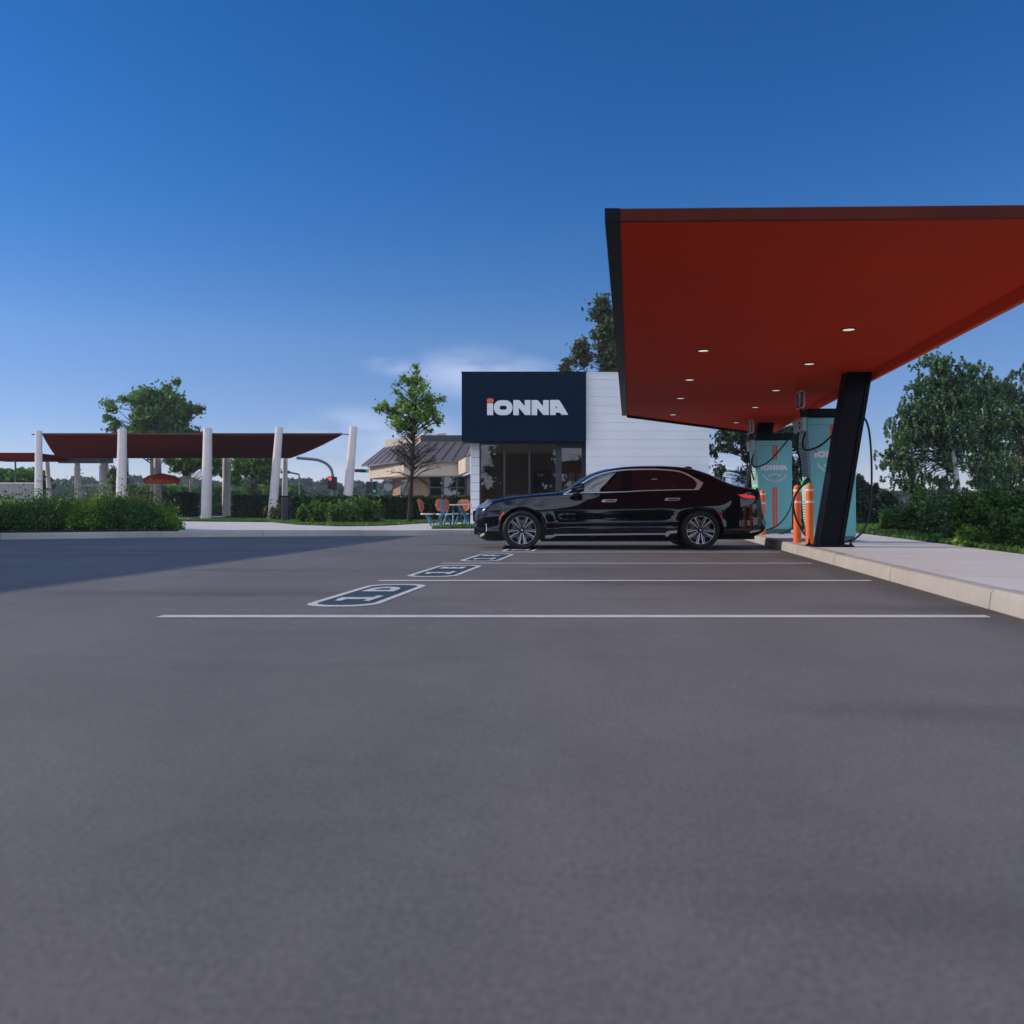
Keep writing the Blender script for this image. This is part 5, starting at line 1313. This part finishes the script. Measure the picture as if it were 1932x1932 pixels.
# trees behind the pavilion
Yt = 66.; b = gbase(290, Yt)
tree('garden_tree', 'large mid-green tree rising behind the rust-red roof', b, 10.6, .22,
     env([(300,775,55,45),(268,765,35,48),(318,735,24,24),(298,712,14,12),(345,785,38,30),(220,785,22,18),(205,765,16,12),(215,815,24,20),(350,830,34,30),(270,830,50,24),(365,770,14,14)], b, Yt), 150, .55, 190, .19, bg_, lf_mid, 12, first=.28)
Yt = 58.; b = gbase(360, Yt)
tree('garden_tree', 'thin pale-stemmed tree whose leaves hang just under the rust-red roof', b, 3.9, .10,
     env([(375,872,48,14),(345,885,26,14),(410,885,22,16),(330,870,22,12)], b, Yt), 60, .30, 80, .16, birch_bark, lf_mid, 13, first=.5)
Yt = 62.; b = gbase(475, Yt)
tree('garden_tree', 'small rounded tree between two pale posts under the roof', b, 3.8, .09,
     env([(470,878,26,18),(490,872,26,22),(500,895,22,16),(455,890,16,12)], b, Yt), 60, .35, 90, .20, bd, lf_mid, 14, first=.45)
Yt = 70.; b = gbase(440, Yt)
tree('garden_tree', 'slight sapling left of the small rounded tree', b, 3.2, .06, env([(445,892,14,14),(440,905,12,8)], b, Yt), 24, .35, 70, .2, bd, lf_mid, 44, first=.45)
Yt = 52.; b = gbase(224, Yt)
tree('garden_tree', 'feathery light green tree beside the left posts', b, 2.6, .06, env([(222,905,14,24),(215,925,14,16)], b, Yt), 40, .30, 90, .12, bd, lf_fresh, 15, first=.2)
# evergreen behind the shop and the spreading oak between shop and chargers
Yt = 52.; b = gbase(1185, Yt)
tree('tall_tree', 'tall pointed olive-green tree rising behind the shop roof', b, 13.4, .28,
     env([(1135,600,16,40),(1140,640,26,40),(1115,670,34,24),(1080,690,24,14),(1160,650,30,60),(1190,690,60,40),(1130,575,10,20),(1100,655,18,14)], b, Yt), 150, .42, 150, .17, bg_, lf_oak, 16, first=.4, lean=(-1.2,0))
Yt = 47.; b = gbase(1440, Yt)
tree('oak_tree', 'spreading dark oak with bare crooked limbs seen below the canopy', b, 6.2, .26,
     env([(1370,845,34,30),(1395,815,40,22),(1430,860,26,40),(1480,830,40,26),(1510,860,22,40),(1355,890,18,18),(1400,900,22,14),(1490,900,20,20),(1500,800,30,20)], b, Yt), 100, .36, 90, .15, bd, lf_dark, 17, first=.22, sag=.3, wob=.05)
# birches at the right
Yt = 35.; b = gbase(1812, Yt)
tree('birch_tree', 'nearest birch with a white leaning trunk behind the bushes at right', b, 7.2, .16,
     env([(1762,700,22,44),(1790,690,14,34),(1745,755,42,46),(1718,815,42,50),(1790,770,48,70),(1698,862,30,34),(1728,900,36,26),(1800,840,46,40),(1830,730,34,46),(1682,872,16,12),(1768,905,22,16),(1745,920,30,16),(1690,905,20,16),(1850,900,24,24),(1790,925,20,14)], b, Yt, .8), 270, .27, 185, .070, birch_bark, lf_birch, 18, first=.33, sag=1.1, droop=.5, lean=(-.75,0), wob=.012, limb=bd)
Yt = 37.; b = gbase(1866, Yt)
tree('birch_tree', 'thin second birch right of the nearest white trunk', b, 6.6, .08,
     env([(1850,720,24,44),(1865,770,34,60),(1860,850,40,56),(1840,800,30,40),(1880,900,30,30)], b, Yt, .8), 120, .27, 170, .074, birch_bark, lf_birch, 19, first=.35, sag=1.1, droop=.5, lean=(-.35,0), wob=.012, limb=bd)
Yt = 39.; b = gbase(1925, Yt)
tree('birch_tree', 'birch cut off by the right edge of the view', b, 7.2, .10,
     env([(1915,730,34,40),(1925,790,44,60),(1930,870,50,60),(1900,900,30,40),(1950,720,40,50)], b, Yt, .8), 130, .29, 170, .080, birch_bark, lf_birch, 20, first=.35, sag=1.1, droop=.5, wob=.012, limb=bg_, bare=26, bare_env=env([(1918,835,16,36)], b, Yt))
# dark evergreens beyond the island
for x, y, rx, ry, Yt, sd, lb, sh in ((1632,945,26,36,33.,21,'dark rounded evergreen beside the near charger', 0), (1672,962,20,24,34.,22,'lower dark evergreen between charger and birches', 0), (1616,930,10,30,38.,23,'narrow dark conifer half hidden by the near charger', 0), (1497,940,14,30,30.,24,'dark evergreen in the gap between the two chargers', 0)):
    b = gbase(x, Yt); bush('evergreen_shrub', lb, b, env([(x,y,rx,ry),(x-4,y+20,rx,ry*.6)], b, Yt), 3600, .11, lf_dark, sd, clump=.24)
# bushes along the far side of the island
for x, yb, rx, ry, Yt, sd, lm, n, lb in (
        (1700, 1003, 36, 24, 21.5, 31, lf_mid, 3400, 'low grassy bush at the far end of the right-hand bed'),
        (1738, 1000, 34, 46, 20.5, 32, lf_mid, 4200, 'tall soft green bush below the first birch'),
        (1776, 1010, 34, 36, 18.5, 33, lf_birch, 4600, 'dark bush under the white birch trunk'),
        (1856, 1024, 52, 58, 15.5, 34, lf_mid, 8200, 'broad leafy mid-green bush under the second birch'),
        (1812, 1022, 22, 26, 15.8, 35, lf_birch, 2600, 'small dark bush left of the broad leafy one'),
        (1925, 1034, 40, 50, 13.2, 36, lf_mid, 6000, 'green bush at the right edge beside the slab'),
        (1962, 1040, 40, 44, 12.0, 37, lf_mid, 4200, 'bush mostly cut off by the right edge'),
        (1905, 985, 50, 50, 20.0, 38, lf_dark, 4200, 'dark bush behind the broad leafy one'),
        (1800, 985, 40, 32, 23.0, 39, lf_dark, 3600, 'dark bush at the foot of the nearest birch'),
        (1830, 1030, 20, 12, 13.9, 40, lf_fresh, 1500, 'low bright plant at the slab edge')):
    b = gbase(x, Yt, KH); s = F/Yt; yg = CY + (H-KH)*s
    top = yg - 1.9*ry
    bush('bush', lb, b, env([(x, yg-ry*.75, rx, ry*1.0), (x-rx*.45, yg-ry*.5, rx*.6, ry*.62), (x+rx*.5, yg-ry*.45, rx*.6, ry*.58), (x, yg-ry*.15, rx*1.05, ry*.4)], b, Yt), int(n*1.7), .046 if lm is not lf_dark else .07, lm, sd, clump=.13, spiky=.04)
# clipped hedge, in three runs between the posts
def hedge(label, xa, xb, Y, zt, seed, dep=1.0):
    a, b_2 = P(xa, 0, Y).x, P(xb, 0, Y).x; root = thing('hedge', label, 'hedge', ((a+b_2)/2, Y, KH), 'clipped hedges behind the lawn')
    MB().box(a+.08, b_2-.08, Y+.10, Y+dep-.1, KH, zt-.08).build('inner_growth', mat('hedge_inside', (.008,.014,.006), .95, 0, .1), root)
    rng = np.random.default_rng(seed); w = b_2-a; n = int(w*1500)
    nf = int(n*.7)
    pf = np.stack([rng.uniform(a, b_2, nf), Y + np.abs(rng.normal(0, .05, nf)), rng.uniform(KH, zt, nf)], 1)
    pf[:, 1] += .10*np.sin(pf[:, 0]*2.3 + np.sin(pf[:, 2]*4)) * .5
    nt_ = n-nf; ptp = np.stack([rng.uniform(a, b_2, nt_), rng.uniform(Y, Y+dep, nt_), zt + rng.normal(-.02, .045, nt_)], 1)
    ne = 500; pe = np.stack([rng.choice([a, b_2], ne) + rng.normal(0, .04, ne), rng.uniform(Y, Y+dep, ne), rng.uniform(KH, zt, ne)], 1)
    leaf_object('foliage', np.concatenate([pf, ptp, pe]), .105, lf_hedge, root, seed, elong=1.5)
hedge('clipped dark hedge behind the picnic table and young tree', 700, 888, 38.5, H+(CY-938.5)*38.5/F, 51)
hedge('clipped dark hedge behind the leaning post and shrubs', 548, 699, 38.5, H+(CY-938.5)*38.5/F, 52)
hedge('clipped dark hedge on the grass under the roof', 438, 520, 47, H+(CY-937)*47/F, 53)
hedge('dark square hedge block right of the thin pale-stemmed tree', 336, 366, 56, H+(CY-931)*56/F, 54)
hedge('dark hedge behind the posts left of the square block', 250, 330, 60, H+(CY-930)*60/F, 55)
# loose green shrubs in front of the hedge
for x, rx, ry, Yt, sd, lb in ((603, 40, 23, 33., 61, 'rounded bright shrub on the lawn nearest the litter bin'), (650, 34, 20, 32.5, 62, 'low shrub in the middle of the lawn group'), (685, 32, 24, 33.5, 63, 'rounded shrub at the foot of the right-hand post')):
    b = gbase(x, Yt); yg = CY+(H-KH)*F/Yt
    bush('shrub', lb, b, env([(x,yg-ry*.8,rx,ry),(x-rx*.3,yg-ry*.5,rx*.8,ry*.7),(x+rx*.4,yg-ry*.5,rx*.7,ry*.7)], b, Yt), 5200, .085, lf_mid, sd, clump=.2, spiky=.07, group='loose shrubs in front of the hedge')
b = gbase(512, 39.5); bush('shrub', 'scruffy low plant round the foot of the leaning post', b, env([(512,972,16,10),(530,978,12,8)], b, 39.5), 900, .09, lf_yel, 64, clump=.15, spiky=.12)
# planting bed at the left, plant by plant
specs = ((20,58,40,25.5),(75,38,42,25.),(130,36,40,24.8),(185,42,46,24.5),(232,44,46,24.3),(275,40,34,24.0),(312,24,18,23.7),(48,46,30,23.2),(105,36,28,23.2),(165,36,28,23.2),(220,44,26,23.4),(268,40,22,23.4),(-15,46,34,24.5),(10,40,26,22.4))
names = ['leafy shrub at the left edge of the bed, back row','shrub in front of the low garden wall','broad shrub before the orange screen','tall shrub right of the orange screen','tall shrub below the left-hand front post','sprawling shrub near the right end of the bed','low trailing plant at the right tip of the bed','low front-row shrub near the left edge','front-row shrub below the garden wall','front-row shrub below the orange screen','front-row shrub below the feathery tree','front-row shrub near the right end of the bed','shrub cut off by the left edge of the view','low shrub on the kerb at the left edge']
for (x, rx, ry, Yt), lb, k in zip(specs, names, range(20)):
    b = gbase(x, Yt); yg = CY+(H-KH)*F/Yt; ry *= .74
    bush('bed_shrub', lb, b, env([(x,yg-ry*.85,rx*.9,ry*.8),(x-rx*.4,yg-ry*.5,rx*.7,ry*.6),(x+rx*.45,yg-ry*.45,rx*.7,ry*.55)], b, Yt), int(150*rx), .043, lf_mid if k % 3 else lf_fresh, 70+k, clump=.17, spiky=.15, group='shrubs in the left planting bed')
for x, Yt, k in ((120,25.8,0),(160,25.6,1),(240,25.2,2),(262,24.9,3),(215,25.3,4)):
    b = gbase(x, Yt); rng = random.Random(90+k); mb = MB(); root = thing('ornamental_grass', ['straw-coloured grass clump in front of the orange screen','straw grass clump at the right end of the orange screen','straw grass clump at the foot of the front post','straw grass clump right of the front post','straw grass clump left of the front post'][k], 'grass clump', b)
    for _ in range(130):
        a = rng.uniform(0, 6.28); r = rng.uniform(.05, .75); h = rng.uniform(.55, 1.0)*(.95 if x > 200 else .85)
        q0 = Vector(b) + Vector((math.cos(a)*r*.5, math.sin(a)*r*.4, 0)); q2 = q0 + Vector((math.cos(a)*r*.5, math.sin(a)*r*.3, h)); q1 = q0.lerp(q2, .5) + Vector((0, 0, .1))
        d = Vector((.006, 0, 0)); e = Vector((.016, 0, 0))
        mb.add([q0-d, q0+d, q1+d, q1-d, q2+e*.6, q2-e*.6, q2+Vector((0,0,.10))], [(0,1,2,3),(3,2,4,5),(5,4,6)])
    mb.build('blades', mat('straw', (.20,.14,.06), .8), root, recalc=False)
# mown grass blades on the lawns close enough to show
rng = np.random.default_rng(5); pts = []
def scatter_tri(poly, n):
    A = np.array(poly); c = A.mean(0); k = len(A); out = []
    ar = np.array([abs((A[i][0]-c[0])*(A[(i+1) % k][1]-c[1]) - (A[(i+1) % k][0]-c[0])*(A[i][1]-c[1])) for i in range(k)]); idx = rng.choice(k, n, p=ar/ar.sum())
    r1, r2 = rng.uniform(0,1,n)**.5, rng.uniform(0,1,n)
    p = c*(1-r1)[:,None] + A[idx]*(r1*(1-r2))[:,None] + A[(idx+1) % k]*(r1*r2)[:,None]
    return np.concatenate([p, np.full((n,1), KH+.03)], 1)
pts.append(scatter_tri(lw, 26000)); pts.append(scatter_tri(table_grass, 4500))
pts.append(scatter_tri([(islR(9)+.02,9),(islR(9)+2.2,9),(islR(30)+4,30),(islR(30),30)], 22000))
pts.append(scatter_tri([gp(420,979), gp(560,979), gp(560,974), gp(430,974)], 6000))
leaf_object('grass', np.concatenate(pts), .05, lf_mid, None, 6, elong=2.4, droop=-1.2, up=0, kind='stuff')
# woods far beyond, and the greens beyond the garden
def woods(name, x0, x1, y0, y1, Y, dep, n, leaf, lm, seed, hi=.4):
    rng = np.random.default_rng(seed); nc = int((x1-x0)/5)+4; L = []; T = []
    for k in range(nc):
        x = x0 + (x1-x0)*k/(nc-1); yt = y0 + (y1-y0)*rng.uniform(0, hi) ; YY = Y + rng.uniform(0, dep)
        c = P(x, yt, YY); hgt = c.z; r = hgt*.38; per = n//nc
        t = rng.uniform(0, 1, per)**.8; rad = r*np.sin(np.pi*np.clip(1-t*.93, 0, 1))**.6*.8
        a = rng.uniform(0, 6.28, per); q = rad*rng.uniform(.5, 1, per)
        L.append(np.stack([c.x + q*np.cos(a), c.y + q*np.sin(a), t*hgt], 1)); T.append(np.clip(rng.normal(.45, .18) + rng.normal(0, .15, per), 0, 1))
    leaf_object(name, np.concatenate(L), leaf, lm, None, seed, tint=np.concatenate(T), kind='stuff', elong=1.2)
woods('far_woods', 560, 1000, 905, 945, 190, 50, 30000, 1.5, lf_far, 101, .6)
woods('far_woods', -60, 560, 900, 945, 200, 60, 36000, 1.5, lf_far, 102, .5)
woods('garden_greenery', -40, 76, 882, 930, 62, 6, 9000, .35, lf_mid, 103, .25)
woods('garden_greenery', 200, 560, 915, 945, 78, 14, 20000, .40, lf_mid, 104, .5)
woods('far_woods', 1330, 2000, 925, 945, 150, 60, 26000, 1.2, lf_far, 105, .6)

# row of roadside trees behind the camera: they show in the paint of the car and in the shop windows
Yt = -17.; b = (-6., Yt, 0)
t0_ = tree('roadside_tree', 'broad roadside tree behind the viewpoint, mirrored in the car and shop glass', b, 7.5, .2, [(0,0,4.3,2.6,2.4,2.4),(.8,.3,5.9,1.7,1.6,1.5),(-1.2,0,3.2,1.9,1.8,1.5),(1.5,.2,3.0,1.7,1.7,1.4)], 90, .7, 90, .34, bd, lf_mid, 120, first=.15, group='roadside trees behind the viewpoint')
rr_ = random.Random(4)
for k, (x, y) in enumerate(((-26,-20),(-20,-16),(-13,-19),(1,-19),(7,-16.5),(12.5,-19.5),(18,-17),(24,-20),(31,-18))):
    c = copy_tree(t0_); c.location = (x, y, 0); c.rotation_euler = (0, 0, rr_.uniform(0, 6.28)); v = rr_.uniform(.7, 1.2); c.scale = (v, v, v)

# air: a thin even haze round the whole place, below the sky
hm = bpy.data.materials.new('haze_air'); hm.use_nodes = True; hn = hm.node_tree; hn.nodes.clear()
ho = N(hn, 'ShaderNodeOutputMaterial'); hv = N(hn, 'ShaderNodeVolumePrincipled'); setc(hv.inputs['Color'], (.72, .84, 1.)); hv.inputs['Density'].default_value = .0006; hv.inputs['Anisotropy'].default_value = .2
hn.links.new(hv.outputs[0], ho.inputs['Volume'])
MB().box(-420, 420, -60, 480, -1.02, 17).build('haze', hm, kind='stuff')

# unseen hedge added behind the viewpoint to even out the car's reflections
hb = thing('hedge', 'long unseen hedge added behind the viewpoint to fill the reflections in the car', 'hedge', (0, -15, 0))
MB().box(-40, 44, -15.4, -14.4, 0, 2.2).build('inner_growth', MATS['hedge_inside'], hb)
rng = np.random.default_rng(77); n = 16000
leaf_object('foliage', np.stack([rng.uniform(-40, 44, n), rng.normal(-14.35, .12, n), np.minimum(rng.uniform(0, 2.5, n), 2.2 + rng.normal(0, .12, n))], 1), .28, lf_hedge, hb, 78)
